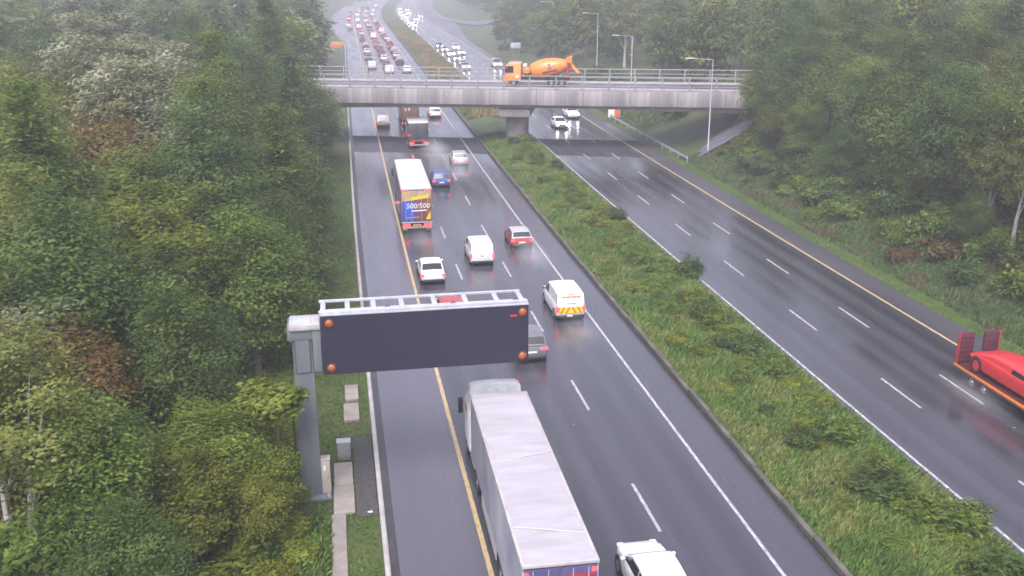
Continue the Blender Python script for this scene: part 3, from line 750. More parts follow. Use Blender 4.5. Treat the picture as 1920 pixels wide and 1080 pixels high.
# grass: uncountable
def grass(name, n, sample, hgt, m, seed, label, hf, blades=4, wind=.35):
    g = np.random.default_rng(seed); X, D = sample(g, n); Z = hf(X, D)
    k = blades; X = np.repeat(X, k) + g.normal(0, .07, n * k); D = np.repeat(D, k) + g.normal(0, .07, n * k); Z = np.repeat(Z, k) - .03
    H = hgt[0] + (hgt[1] - hgt[0]) * np.repeat(g.random(n), k) * (.6 + .4 * g.random(n * k))
    a = g.random(n * k) * 6.28; w = .018 + .02 * g.random(n * k) + .0003 * np.abs(D)
    dx, dy = np.cos(a) * w, np.sin(a) * w
    lx = H * (wind * .8 + g.normal(0, .3, n * k)); ly = H * g.normal(0, .3, n * k)
    V = np.stack([np.c_[X - dx, D - dy, Z], np.c_[X + dx, D + dy, Z], np.c_[X + dx * .6 + lx * .45, D + dy * .6 + ly * .45, Z + H * .65], np.c_[X + lx, D + ly, Z + H * .95]], 1).reshape(-1, 3)
    F = np.arange(len(V)).reshape(-1, 4)
    o = link(bpy.data.objects.new(name, np_mesh(name, V, F, m))); return tag(o, label, 'grass', kind='stuff')
M['gr_med'] = grassmat('median_grass_blades', [(.050, .090, .018), (.075, .140, .026), (.115, .180, .034), (.165, .185, .05), (.07, .125, .026)], .5)
M['gr_verge'] = grassmat('verge_grass_blades', [(.06, .105, .02), (.085, .150, .028), (.12, .175, .035)], .6)
M['gr_bank'] = grassmat('bank_grass_blades', [(.075, .070, .03), (.055, .095, .024), (.075, .125, .03), (.105, .085, .042), (.07, .105, .028)], .45)
M['gr_tan'] = grassmat('dry_tan_grass', [(.20, .15, .07), (.26, .19, .09), (.12, .14, .04), (.24, .18, .09)], .12)
def near_d(g, n, a, b): return a * (b / a) ** (g.random(n) ** .8)
grass('median_grass', 52000, lambda g, n: ((lambda D: (18.5 + 7.0 * g.random(n) + off(D), D))(near_d(g, n, 24, 135))), (.10, .42), M['gr_med'], 41, 'rough green grass growing along the motorway median', median_h)
grass('dry_grass', 15000, lambda g, n: ((lambda D: (18.8 + 6.4 * g.random(n) + off(D), D))(150 + 290 * g.random(n) ** 1.2)), (.3, .8), M['gr_tan'], 47, 'tall dry tan grass on the median around and beyond the bridge', median_h)
grass('verge_grass', 16000, lambda g, n: ((lambda D: (-4.6 + 5.4 * g.random(n) ** .8 + off(D), D))(near_d(g, n, 26, 125))), (.05, .16), M['gr_verge'], 42, 'short grass on the left verge by the kerb', ground_h, 4)
grass('bank_grass', 36000, lambda g, n: ((lambda D: (41.0 + 13 * g.random(n) ** 1.3 + off(D), D))(near_d(g, n, 44, 117))), (.12, .5), M['gr_bank'], 43, 'rough grass and dead stalks covering the right bank', ground_h)
grass('verge_grass', 12000, lambda g, n: ((lambda D: (39.5 + 2.2 * g.random(n) + off(D), D))(near_d(g, n, 42, 118))), (.04, .13), M['gr_verge'], 44, 'short bright grass strip beside the right hard shoulder', ground_h)
grass('bank_grass', 22000, lambda g, n: ((lambda D: (np.where(D < 38.5, -15 + 13.85 * g.random(n), np.where(D < 42, -15 + 12.1 * g.random(n), -15 + 12.6 * g.random(n))), D))(near_d(g, n, 22, 60))), (.15, .5), M['gr_med'], 45, 'long yellow-green grass sloping up behind the gantry post', ground_h)
grass('bank_grass', 12000, lambda g, n: ((lambda D: (41.5 + 10 * g.random(n) + off(D), D))(near_d(g, n, 136, 220))), (.2, .6), M['gr_bank'], 46, 'rough green grass on the bank seen under the bridge', ground_h)

# ------------------------------------------------------------------ street furniture
def vms():
    root = empty('sign_gantry', (-1.85, 40.2, 0), 0, 'cantilever gantry with blank black message sign over the hard shoulder', 'sign gantry')
    m = mat('sign_face', (.012, .012, .020), .45, spec=.35); t = NT(m)
    b_ = t.n('TexBrick'); b_.inputs['Scale'].default_value = 1; b_.offset = 0
    f = t.noise(t.coord((1, 1, 1)), 2, 3); 
    w1 = t.n('TexWave'); w1.wave_type = 'BANDS'; w1.bands_direction = 'X'; w1.inputs['Scale'].default_value = 14
    w2 = t.n('TexWave'); w2.wave_type = 'BANDS'; w2.bands_direction = 'Z'; w2.inputs['Scale'].default_value = 14
    v = t.coord(); t.l(v, w1.inputs[0]); t.l(v, w2.inputs[0])
    k = t.math('MULTIPLY', w1.outputs['Fac'], w2.outputs['Fac'])
    t.l(t.ramp(k, [(.2, (.018, .018, .034)), (.9, (.036, .035, .062))]), t.b.inputs['Base Color'])
    g_ = M['grey_steel']
    # local x from the post; sign face spans x .80 .. 9.65
    x0, x1, z0, z1 = .80, 9.68, 5.74, 8.40
    pn = MB().rbox(x0, x1, .02, .62, z0, z1, .03, 1).build('sign_housing', mat('sign_housing', (.03, .03, .038), .5), root)
    MB().box(x0 + .05, x1 - .05, -.012, .03, z0 + .05, z1 - .05).build('message_panel', m, pn, 0)
    MB().box(x0, x1, -.02, .70, z1 + .003, z1 + .06).build('top_flashing', M['steel'], pn)
    for (x, z) in ((x0 + .36, z1 - .32), (x1 - .28, z1 - .30), (x1 - .28, z0 + .34), (x0 + .36, z0 + .34)):
        l = MB().lathe([(0, .21), (.05, .21), (.06, .165)], (x, -.01, z), (0, -1, 0), 20).build('lantern', M['lantern_rim'], root)
        MB().lathe([(0, .16), (.04, .13), (.06, .06), (.065, .0)], (x, -.072, z), (0, -1, 0), 20).build('lens', M['amber'], l)
    MB().rbox(x1 - .82, x1 - .5, -.03, -.014, z1 - .50, z1 - .42, .006, 1).build('red_tab', mat('red_tab', (.5, .03, .03), .4), root)
    # maintenance walkway on top and behind: two rails and cross bars
    wk = MB().rbox(x0 - .05, x1 - .12, 1.55, 1.68, z1 + .06, z1 + .18, .02, 1).rbox(x0 - .05, x1 - .02, .10, .24, z1 + .06, z1 + .18, .02, 1).build('walkway_rail', M['steel'], root)
    for x in (x0 + .02, x0 + 1.05, x0 + 2.15, x0 + 3.35, x0 + 4.75, x0 + 6.1, x0 + 7.45, x1 - .35):
        MB().rbox(x, x + .22, .24, 1.55, z1 + .05, z1 + .15, .02, 1).build('cross_bar', M['steel'], wk)
    MB().box(x0, x1 - .15, .3, 1.52, z1 - .42, z1 - .38).build('walkway_grating', mat('grating', (.10, .10, .115), .6), wk)
    for x in (x0 + 2.7, x0 + 5.5, x0 + 8.2):
        MB().tube([(x, .28, z1 + .1), (x + .12, .32, z1 + .22), (x + .26, .26, z1 + .14)], .03, 6).build('lifting_eye', M['chassis'], wk)
    # cantilever arm and post
    MB().rbox(-.60, x0 + .02, .05, 1.45, 7.35, 7.95, .04, 1).build('arm', g_, root)
    MB().rbox(-.42, x0 + .1, .64, 1.2, 6.2, 7.3, .04, 1).build('bracket', g_, root)
    MB().loft([[(sx * w, d0 + sy * w, z) for sx, sy in ((-1, -1), (1, -1), (1, 1), (-1, 1))] for z, w, d0 in ((0.02, .46, .55), (4.5, .42, .55), (7.8, .40, .55))]).build('post', g_, root, 25)
    hd = MB().rbox(-.50, x0 - .02, -.06, 1.2, 7.82, 8.10, .03, 1).build('cap_box', M['kerb'], root)
    MB().rbox(-.36, .40, .12, .95, 8.08, 8.13, .02, 1).build('cap_lid', M['steel'], hd)
    # arched access hatch on the front of the post head
    arch = [(-.28, 5.9), (.28, 5.9), (.28, 7.3)] + [(.28 * math.cos(a), 7.3 + .25 * math.sin(a)) for a in np.linspace(.2, math.pi - .2, 9)] + [(-.28, 7.3)]
    MB().prism([(x * 1.2, 5.85 + (z - 5.85) * 1.02) for x, z in arch], .09, .16).build('hatch_gap_shade', mat('hatch_shadow_gap', (.06, .065, .07), .6), root)  # dark rim colours in the shadow gap around the hatch
    MB().prism(arch, .07, .12).build('hatch', g_, root)
    MB().rbox(.43, .79, .02, 1.0, 5.9, 7.81, .03, 1).build('side_plate', g_, root)
    bp = MB().rbox(-.85, .85, -.28, 1.4, -.10, .06, .03, 1).build('base_plate', g_, root)
    for sx in (-1, 1):
        MB().prism([(sx * .48, .06), (sx * .84, .06), (sx * .47, 1.2)], .5, .56).build('gusset', g_, bp)
        for y in (-.16, .55, 1.28): MB().cyl((sx * .72, y, .06), (sx * .72, y, .17), .05, n=6).build('bolt', M['steel'], bp)
    MB().rbox(-.62, -.55, .1, .35, .1, 5.6, .02, 1).build('cable_duct', M['chassis'], root)
vms()
def cabinet(name, X, D, w, d, h, m, label, cap=None):
    root = empty(name, (X, D, float(ground_h(X, D)) + .03), 0, label, 'cabinet')
    MB().rbox(-w / 2, w / 2, 0, d, .1, h, .02, 1).build('body', m, root)
    MB().rbox(-w / 2 + .03, w / 2 - .03, .03, d - .03, 0, .1, .01, 1).build('plinth', M['slab'], root)
    dr = MB().rbox(-w / 2 + .04, w / 2 - .04, -.015, .002, .16, h - .06, .006, 1).build('door', m, root)
    MB().rbox(w / 2 - .12, w / 2 - .09, -.035, -.012, h * .5, h * .5 + .12, .006, 1).build('handle', M['chassis'], dr)
    MB().rbox(-w / 2 - .03, w / 2 + .03, -.03, d + .03, h, h + .05, .015, 1).build('lid', cap or m, root)
    return root
cabinet('roadside_cabinet', -.40, 43.6, .62, .42, .92, rough_mat('cabinet_grey', (.20, .21, .22), (.27, .28, .29), 2, .5, .05), 'squat grey metal cabinet at the far end of the concrete pad', M['steel'])
pl = cabinet('feeder_pillar', -1.22, 40.35, .40, .40, 1.75, rough_mat('pillar_cream', (.36, .31, .26), (.46, .41, .35), 2, .6, .1), 'tall cream feeder pillar right beside the gantry post base', M['kerb'])
MB().rbox(-.1, .1, .1, .3, 1.8, 1.83, .01, 1).build('lid_plate', M['slab'], pl)
MB().rbox(-.08, .02, -.022, -.014, 1.25, 1.5, .003, 1).build('notice', M['plate_w'], pl)

def lamp(X, D, h, reach, label, base=None, double=False, z=None):
    root = empty('street_lamp', (X, D, float(ground_h(X, D)) if z is None else z), BANG, label, 'street lamp', 'tall grey street lamps')
    MB().tube([(0, 0, 0), (0, 0, 1.2), (0, 0, 1.25), (0, 0, h)], [.13, .13, .09, .06], 10).build('column', M['lamp_grey'], root)
    a = MB().tube([(0, 0, h - .06), (-.3, 0, h + .05), (-reach, 0, h + .12)], [.045, .04, .035], 7).build('arm', M['lamp_grey'], root)
    MB().loft([[(-reach - s, y * w, h + .13 + z_) for y, z_ in ((-1, 0), (-.6, .09), (.6, .09), (1, 0), (.6, -.06), (-.6, -.06))] for s, w in ((-.1, .06), (.1, .15), (.7, .17), (.95, .06))]).build('lamp_head', M['kerb'], a)
    MB().rbox(-.09, .09, -.145, -.12, .3, .9, .01, 1).build('access_door', M['lamp_grey'], root)
lamp(44.6, 115.4, 11.3, 2.3, 'grey street lamp in front of the right end of the bridge')
lamp(46.0, 153.5, 11.2, 2.2, 'grey street lamp standing just behind the bridge, above the mixer truck tail')
lamp(49.5, 188, 11.6, 2.0, 'grey street lamp far beyond the bridge against dark trees')
lamp(50.5, 232, 12.0, 2.0, 'faint hazy street lamp farthest along the right-hand wood')

def barrier(x0, y0, x1, y1, label):
    root = empty('crash_barrier', (0, 0, 0), 0, label, 'crash barrier')
    d = Vector((x1 - x0, y1 - y0, 0)); L = d.length; d.normalize(); n = Vector((-d.y, d.x, 0)); nseg = int(L / 3.2)
    prof = [(.06, .40), (.0, .45), (.0, .51), (.05, .555), (.0, .60), (.0, .67), (.06, .72), (.05, .72), (-.02, .67), (-.02, .60), (.03, .555), (-.02, .51), (-.02, .45), (.05, .40)]
    for k in range(nseg):
        a = Vector((x0, y0, 0)) + d * (L * k / nseg); b = Vector((x0, y0, 0)) + d * (L * (k + 1) / nseg - .01)
        MB().loft([[tuple(p + n * (o_ + .004 * (k % 2)) + Vector((0, 0, z))) for o_, z in prof] for p in (a, b)]).build('rail', M['steel'], root)
        MB().rbox(-.05, .05, -.04, .04, -.2, .7, .01, 1).build('post', M['steel'], root).location = tuple(a - n * .07)
barrier(41.3, 113.5, 41.7, 150, 'galvanised crash barrier beside the right shoulder, running under the bridge')

# orange and white road-works board, other small signs
def board(name, X, D, w, h, z, m, label, cat, rz=0, post=True, m2=None):
    root = empty(name, (X, D, float(ground_h(X, D))), rz, label, cat)
    MB().rbox(-w / 2, w / 2, -.03, .03, z, z + h, .02, 1).build('board', m, root)
    if m2: MB().rbox(w * .02, w * .46, -.045, -.032, z + .06, z + h - .06, .005, 1).build('coloured_panel', m2, root)
    if post:
        for sx in (-.35, .35): MB().cyl((sx * w, .06, -.3), (sx * w, .06, z + h * .9), .04, n=8).build('post', M['lamp_grey'], root)
org = mat('fluorescent_orange', (.80, .13, .04), .5); 
board('warning_board', 42.3, 149.5, 1.9, 1.75, .35, M['plate_w'], 'white and orange warning board beside the shoulder under the bridge', 'sign', 0, True, org)
board('marker_post', 1.05, 139.9, .12, 3.2, .2, M['plate_w'], 'thin white marker post by the left kerb under the bridge', 'post', 0, False)
board('direction_sign', 1.4, 252, 3.2, 1.5, 3.6, mat('orange_sign', (.55, .26, .10), .5), 'orange roadworks sign on two posts left of the far queue', 'sign')
board('direction_sign', 30.2 + 17, 262, 2.6, 1.4, 2.2, mat('pale_sign', (.42, .42, .46), .5), 'small pale grey sign beside the right carriageway beyond the bridge', 'sign')

# ------------------------------------------------------------------ vehicles
def car_parts(sp):
    """meshes of one car; y runs from the tail (0) to the nose (L)"""
    L, Wd, H = sp['L'], sp['W'] / 2, sp['H']; belt = sp['belt']; hood = sp['hood']; cl = .2
    def ring(y, w, zb, zs, zt):
        h = [(.80 * w, zb), (.965 * w, zb + .10), (w, zb + .28), (.995 * w, (zb + zs) / 2 + .1), (.985 * w, zs - .09), (.93 * w, zs), (.72 * w, zt)]
        return [(x, y, z) for x, z in h] + [(-x, y, z) for x, z in h[::-1]]
    gy = sp['gh']        # rear base, rear roof, mid, front roof, front base (y, z)
    st = [(0, Wd * .84, .42, belt - .22, belt - .20), (.07, Wd * .95, .30, belt - .08, belt - .05), (.35, Wd * .99, cl + .02, belt, belt + .02), (L * .3, Wd, cl, belt, belt + .02),
          (gy[4][0] - .25, Wd, cl, belt, belt + .02), (gy[4][0] + .05, Wd * .99, cl, belt - .02, belt + .03), (L - .55, Wd * .97, cl, hood, hood + .07), (L - .22, Wd * .87, cl + .06, hood - .10, hood - .02), (L - .07, Wd * .72, cl + .12, hood - .20, hood - .15), (L, Wd * .52, cl + .18, hood - .30, hood - .27)]
    if sp.get('boot'): st[2] = (.35, Wd * .98, cl + .02, belt, belt + .04)
    P = []
    P.append(('body', MB().loft([ring(*q) for q in st]).mesh('body', None, 42), 'paint'))
    wb, wr_ = Wd * .93, Wd * sp.get('roofw', .76)
    G = [(gy[0][0], gy[0][1], gy[0][1]), (gy[1][0], gy[1][1], None), (gy[2][0], gy[2][1], None), (gy[3][0], gy[3][1], None), (gy[4][0], gy[4][1], gy[4][1])]
    ys = [p[0] for p in gy]; zs = [p[1] for p in gy]
    def zr(y): return float(np.interp(y, ys, zs))
    def side(y, t, s, o_=.0):
        z0 = belt - .02; z1 = max(zr(y) - .06, z0 + .001); x0, x1 = wb, wr_ + .07
        k = (z1 - z0) / (H - .06 - z0); xx = x0 + (x1 - x0) * t * k
        return (s * (xx + o_), y, z0 + (z1 - z0) * t)
    def gring(y):
        z1 = zr(y); a = [side(y, 0, 1), side(y, .5, 1), side(y, 1, 1)]
        xr = a[-1][0]; a += [(xr - .08, y, z1 - .012), (xr * .5, y, z1 + .010), (0, y, z1 + .016)]
        return a + [(-x, yy, z) for x, yy, z in a[-2::-1]]
    ysx = sorted(set([ys[0], (ys[0] + ys[1]) / 2, ys[1], ys[1] + .15, ys[2], ys[3] - .2, ys[3], (ys[3] + ys[4]) / 2, ys[4]]))
    P.append(('roof', MB().loft([gring(y) for y in ysx], cap=True).mesh('roof', None, 35), 'paint' if not sp.get('roofm') else sp['roofm']))
    def pane(y0, y1, s, n=6):
        yy = np.linspace(y0, y1, n); lo = [side(y, .10, s, .012) for y in yy]; hi = [side(y, .90, s, .012) for y in yy]
        return MB().add(lo + hi, [(i, i + 1, n + i + 1, n + i) for i in range(n - 1)])
    for (y0, y1) in sp['side_w']:
        for s in (-1, 1): P.append(('side_window', pane(y0, y1, s).mesh('side_window', M['glass'], 0), None))
    def slope(i, j, a, b, nm):
        (ya, za), (yb, zb) = gy[i], gy[j]; d = Vector((0, yb - ya, zb - za)); nrm = Vector((0, -d.z, d.y)).normalized()
        if nrm.z < 0: nrm = -nrm
        b_ = MB(); pts = []
        for t in (a, b):
            y = ya + (yb - ya) * t; z = za + (zb - za) * t; xx = abs(side(y, .97, 1)[0]) - .09
            for s in (-1, -.5, 0, .5, 1): pts.append((s * xx, y + nrm.y * .02, z + nrm.z * .022 + .016 * (1 - abs(s)) * 1.0 + (-.012 if abs(s) == 1 else 0)))
        b_.add(pts, [(k, k + 1, 5 + k + 1, 5 + k) for k in range(4)])
        return b_.mesh(nm, M['glass'], 60)
    if sp.get('rear_glass', True): P.append(('rear_window', slope(0, 1, sp.get('rg0', .14), .9, 'rear_window'), None))
    P.append(('windscreen', slope(4, 3, .06, .93, 'windscreen'), None))
    lz = belt - .16
    for s in (-1, 1):
        tl = sp.get('tl', (.24, .16)); x0, x1 = sorted((s * (Wd - tl[0] - .03), s * (Wd + .006)))
        P.append(('tail_light', MB().rbox(x0, x1, -.005, .26, lz - tl[1], lz + .05, .03, 2).mesh('tail_light', M['tail_lit'] if sp.get('lit', True) else M['tail'], 50), None))
        x0, x1 = sorted((s * (Wd * .55), s * (Wd * .86)))
        P.append(('headlight', MB().rbox(x0, x1, L - .42, L - .06, hood - .26, hood - .06, .05, 2).mesh('headlight', M['head_lit'] if sp.get('beam') else M['head'], 50), None))
        x0, x1 = sorted((s * (Wd - .02), s * (Wd + .15)))
        P.append(('wing_mirror', MB().rbox(x0, x1, gy[4][0] - .38, gy[4][0] - .24, belt + .02, belt + .15, .05, 2).mesh('wing_mirror', None, 50), 'paint' if not sp.get('van') else M['trim']))
    P.append(('number_plate', MB().rbox(-.27, .27, -.022 + (.02 if not sp.get('van') else 0), .02, belt - .42, belt - .30, .005, 1).mesh('number_plate', M['plate_w'], 0), None))
    P.append(('rear_bumper', MB().rbox(-Wd * .86, Wd * .86, -.045, .3, .27, .47, .05, 2).mesh('rear_bumper', M['trim'] if sp.get('dark_bumper', True) else None, 50), None if sp.get('dark_bumper', True) else 'paint'))
    wy = (sp.get('wr', .78), L - .84); rad = sp.get('rad', .325)
    for y in wy:
        for s in (-1, 1):
            ar = MB().lathe([(-.1, rad + .06), (.006, rad + .06), (.008, rad + .02)], (s * (Wd - .002), y, rad + .01), (s, 0, 0), 20).mesh('wheel_arch', M['trim'], 40)
            P.append(('wheel_arch', ar, None))
            tw = MB().lathe([(-.20, rad * .7), (-.2, rad * .96), (-.17, rad), (.0, rad), (.018, rad * .95), (.020, rad * .68), (.008, rad * .66)], (s * Wd, y, rad), (s, 0, 0), 22).mesh('wheel', M['tyre'], 40)
            rm = MB().lathe([(0, rad * .66), (.012, rad * .64), (.006, rad * .2), (.016, .0)], (s * (Wd + .008), y, rad), (s, 0, 0), 14).mesh('rim', sp.get('rimm', M['rim']), 40)
            P.append(('wheel', tw, None, ('rim', rm)))
    P.append(('underbody', MB().box(-Wd * .8, Wd * .8, .25, L - .3, .16, .3).mesh('underbody', M['chassis'], 0), None))
    return P

SPECS = dict(
    hatch=dict(L=4.15, W=1.78, H=1.48, belt=.96, hood=.80, gh=[(.10, .97), (.52, 1.40), (1.5, 1.48), (2.25, 1.43), (3.05, .98)], side_w=[(.45, 1.45), (1.55, 2.75)]),
    saloon=dict(L=4.6, W=1.80, H=1.45, belt=.95, hood=.80, boot=True, gh=[(.62, .97), (1.25, 1.37), (2.0, 1.45), (2.6, 1.41), (3.35, .98)], side_w=[(.95, 1.95), (2.03, 3.1)]),
    estate=dict(L=4.7, W=1.82, H=1.50, belt=.97, hood=.82, gh=[(.10, .98), (.48, 1.44), (1.8, 1.50), (2.6, 1.45), (3.45, 1.0)], side_w=[(.4, 1.05), (1.12, 2.05), (2.13, 3.2)]),
    suv=dict(L=4.45, W=1.86, H=1.66, belt=1.08, hood=.94, gh=[(.08, 1.10), (.42, 1.58), (1.5, 1.66), (2.35, 1.61), (3.15, 1.12)], side_w=[(.4, 1.35), (1.45, 2.85)], rad=.36),
    smallvan=dict(L=4.4, W=1.86, H=1.86, belt=1.10, hood=.98, van=True, gh=[(.02, 1.10), (.13, 1.80), (1.2, 1.86), (2.55, 1.82), (3.5, 1.16)], side_w=[(2.2, 3.2)], roofw=.82, tl=(.12, .30), rear_glass=False, rad=.33),
    van=dict(L=5.0, W=1.96, H=1.97, belt=1.14, hood=1.05, van=True, gh=[(.02, 1.14), (.14, 1.90), (1.4, 1.97), (3.0, 1.93), (4.05, 1.22)], side_w=[(2.7, 3.7)], roofw=.82, tl=(.13, .34), rear_glass=False, rad=.34),
)
_cache = {}
def parts_of(kind, key=None, **ov):
    k = (kind, key, tuple(sorted((a, str(b)) for a, b in ov.items())))
    if k not in _cache: sp = dict(SPECS[kind]); sp.update(ov); _cache[k] = car_parts(sp)
    return _cache[k]
def vehicle(name, kind, colour, X, D, label, cat='car', rz=None, group='vehicles on the motorway', skip=(), z=0.0, **ov):
    """X, D: middle of the tail on the road (or of the nose when facing the camera)"""
    if rz is None: rz = -math.atan((offf(D + 4) - offf(D - 4)) / 8)
    root = empty(name, (X, D, z + .004), rz, label, cat, group)
    for p in parts_of(kind, None, **ov):
        if p[0] in skip: continue
        o = link(bpy.data.objects.new(p[0], p[1]), root)
        if p[2] is not None:
            m = P_[colour] if p[2] == 'paint' else p[2]
            if not o.data.materials: o.data.materials.append(None)
            o.material_slots[0].link = 'OBJECT'; o.material_slots[0].material = m
        if len(p) > 3: link(bpy.data.objects.new(p[3][0], p[3][1]), o)
    return root
def oncoming(name, kind, colour, X, D, label, **ov):
    """nose towards the camera; D is the distance of the nose"""
    L = SPECS[kind]['L']; a = -math.atan((offf(D + 4) - offf(D - 4)) / 8)
    return vehicle(name, kind, colour, X - math.sin(a) * L, D + L, label, rz=math.pi + a, beam=True, lit=False, group='oncoming vehicles with headlights on', **ov)

G_ = 'vehicles driving away on the left carriageway'
# near car, cropped by the frame
vehicle('hatchback_car', 'suv', 'white', 10.75, 28.6, 'white car beside the long white lorry, cut by the bottom edge', group=G_, H=1.60)
vehicle('hatchback_car', 'suv', 'grey', 10.72, 53.8, 'dark grey car half hidden behind the message sign, brake lights on', group=G_, tl=(.42, .10))
v = vehicle('panel_van', 'van', 'white', 14.62, 60.6, 'white van with yellow and red chevrons across its rear', 'van', group=G_)
# chevron panels and door of the marked van
def chevrons(root):
    yel = mat('reflective_yellow', (.80, .55, .03), .4); rd = mat('reflective_red_orange', (.62, .10, .03), .4)
    dr = MB().rbox(-.66, .66, -.035, .0, .62, 1.80, .01, 1).build('rear_door', P_['white'], root)
    pn = MB().box(-.84, .84, -.06, -.037, .60, 1.02).build('chevron_panel', yel, root, 0)
    for s in (-1, 1):
        for k in range(3):
            x = .02 + k * .36
            MB().quad(*[(s * a, -.065, z) for a, z in ((x, 1.015), (x + .13, 1.015), (min(x + .37, .84), .605), (min(x + .24, .835), .605))]).build('chevron_stripe', rd, pn, 0)
    top = MB().box(-.62, .62, -.05, -.036, 1.66, 1.78).build('top_chevron', mat('reflective_peach', (.72, .42, .22), .4), root, 0)
    for s in (-1, 1):
        for x in (.12, .40): MB().quad(*[(s * a, -.054, z) for a, z in ((x, 1.775), (x + .09, 1.775), (x + .18, 1.665), (x + .09, 1.665))]).build('chevron_stripe', rd, top, 0)
    lt = MB()
    g = random.Random(3); x = -.27
    while x < .30: w = g.uniform(.025, .055); lt.box(x, x + w, -.042, -.036, 1.235, 1.235 + g.uniform(.035, .06)); x += w + .015
    lt.build('door_lettering', mat('dark_lettering', (.06, .06, .09), .5), dr, 0)
    MB().rbox(-.9, .9, -.13, .2, .28, .46, .03, 1).build('step_bumper', M['trim'], root)
    MB().rbox(-.28, .10, -.15, -.135, .40, .50, .004, 1).build('rear_plate', M['plate_w'], root)
    MB().rbox(-.2, .2, -.03, .06, 1.90, 1.96, .02, 1).build('roof_beacon', mat('beacon_grey', (.5, .48, .45), .4), root)
    MB().cyl((0, .3, 1.97), (.0, .22, 2.2), .012, n=5).build('aerial', M['trim'], root)
chevrons(v)
vehicle('hatchback_car', 'hatch', 'red', 6.9, 60.7, 'red car mostly hidden behind the top of the message sign', group=G_)
vehicle('saloon_car', 'saloon', 'white', 6.5, 70.0, 'white saloon in the inside lane just past the message sign', group=G_, boot=True, rg0=.08)
v = vehicle('panel_van', 'smallvan', 'white', 10.75, 74.2, 'plain white van in the middle lane behind the white saloon', 'van', group=G_, lit=True)
MB().rbox(-.60, -.01, -.02, .0, .62, 1.70, .01, 1).build('rear_door', P_['white'], v); MB().rbox(.01, .60, -.02, .0, .62, 1.70, .01, 1).build('rear_door', P_['white'], v)
MB().rbox(-.08, .08, -.035, -.018, .80, .86, .01, 1).build('door_handle', M['trim'], v)
vehicle('hatchback_car', 'hatch', 'red', 14.7, 78.5, 'small red car in the outside lane with reflection painted pale on its roof', group=G_, roofm=P_['silver'])  # silver roof colour paints in the pale reflection on the red car
vehicle('hatchback_car', 'estate', 'blue', 10.75, 103.6, 'bright blue car in the middle lane beside the lettered lorry', group=G_)
vehicle('hatchback_car', 'suv', 'silver', 14.15, 114.6, 'silver car in the outside lane ahead of the blue car', group=G_)
vehicle('estate_car', 'suv', 'silver', 6.9, 146.2, 'silver car in the inside lane under the bridge, dark rear window', group=G_)
vehicle('hatchback_car', 'estate', 'white', 15.3, 154.5, 'white car in the outside lane beyond the brown lorry', group=G_)
vehicle('hatchback_car', 'hatch', 'red', 11.6, 167.0, 'red car just emerging past the bridge in front of the brown lorry', group=G_)

# lorries
def wheel(root, x, y, r, w, name='wheel', rimm=None):
    s = 1 if x > 0 else -1
    o = MB().lathe([(-w, r * .6), (-w, r * .95), (-w + .03, r), (-.03, r), (0, r * .95), (0, r * .62), (-.04, r * .58)], (x, y, r), (s, 0, 0), 22).build(name, M['tyre'], root)
    MB().lathe([(-.05, r * .58), (-.02, r * .5), (-.06, r * .3), (.01, r * .2), (.01, .0)], (x, y, r), (s, 0, 0), 16).build('rim', rimm or M['rim'], o)
def tractor(root, y, cm, w=2.5, h=3.1, deflect=3.85):
    """tractor unit nose at +y, back of the cab at y"""
    hw = w / 2
    cb = MB().loft([[(sx * a, yy, z) for sx, z in ((-1, .75), (-1, zt - .25), (-.9, zt), (.9, zt), (1, zt - .25), (1, .75))] for yy, a, zt in ((y, hw * .97, h), (y + .08, hw, h + .02), (y + 1.7, hw, h), (y + 2.1, hw * .99, h - .35), (y + 2.32, hw * .93, 1.75), (y + 2.36, hw * .92, .8))]).build('cab', cm, root, 35)
    MB().loft([[(sx * a, yy, z) for sx, z in ((-1, h - .05), (-.95, zt - .08), (-.8, zt), (0, zt + .04), (.8, zt), (.95, zt - .08), (1, h - .05))] for yy, a, zt in ((y + .15, hw * .97, deflect), (y + .8, hw * .96, deflect - .06), (y + 1.4, hw * .92, deflect - .3), (y + 1.85, hw * .86, h + .02))]).build('wind_deflector', cm, cb, 40)
    MB().quad((-hw * .88, y + 2.345, 1.8), (hw * .88, y + 2.345, 1.8), (hw * .9, y + 2.15, h - .42), (-hw * .9, y + 2.15, h - .42)).build('windscreen', M['glass'], cb, 0)
    for s in (-1, 1):
        MB().quad((s * (hw + .008), y + 1.1, 1.85), (s * (hw + .008), y + 2.0, 1.85), (s * (hw + .008), y + 1.9, 2.55), (s * (hw + .008), y + 1.1, 2.6)).build('side_window', M['glass'], cb, 0)
        x0, x1 = sorted((s * (hw + .08), s * (hw + .30)))
        MB().rbox(x0, x1, y + 1.95, y + 2.1, 1.85, 2.65, .04, 1).build('wing_mirror', M['trim'], cb)
        x0, x1 = sorted((s * hw * .6, s * hw * .9))
        MB().rbox(x0, x1, y + 2.33, y + 2.40, .85, 1.05, .03, 1).build('headlight', M['head'], cb)
    MB().rbox(-.42, .42, y - 3.4, y + 2.2, .72, .98, .03, 1).build('chassis', M['chassis'], root)
    MB().rbox(-hw * .96, hw * .96, y + 1.9, y + 2.38, .35, .8, .06, 1).build('front_bumper', M['trim'], root)
    for s in (-1, 1):
        wheel(root, s * (hw - .02), y + 1.2, .5, .32); wheel(root, s * (hw - .02), y - 2.5, .5, .55)
        x0, x1 = sorted((s * .55, s * (hw - .05)))
        MB().rbox(x0, x1, y - 1.2, y + .2, .45, 1.0, .06, 1).build('fuel_tank', M['steel'], root)
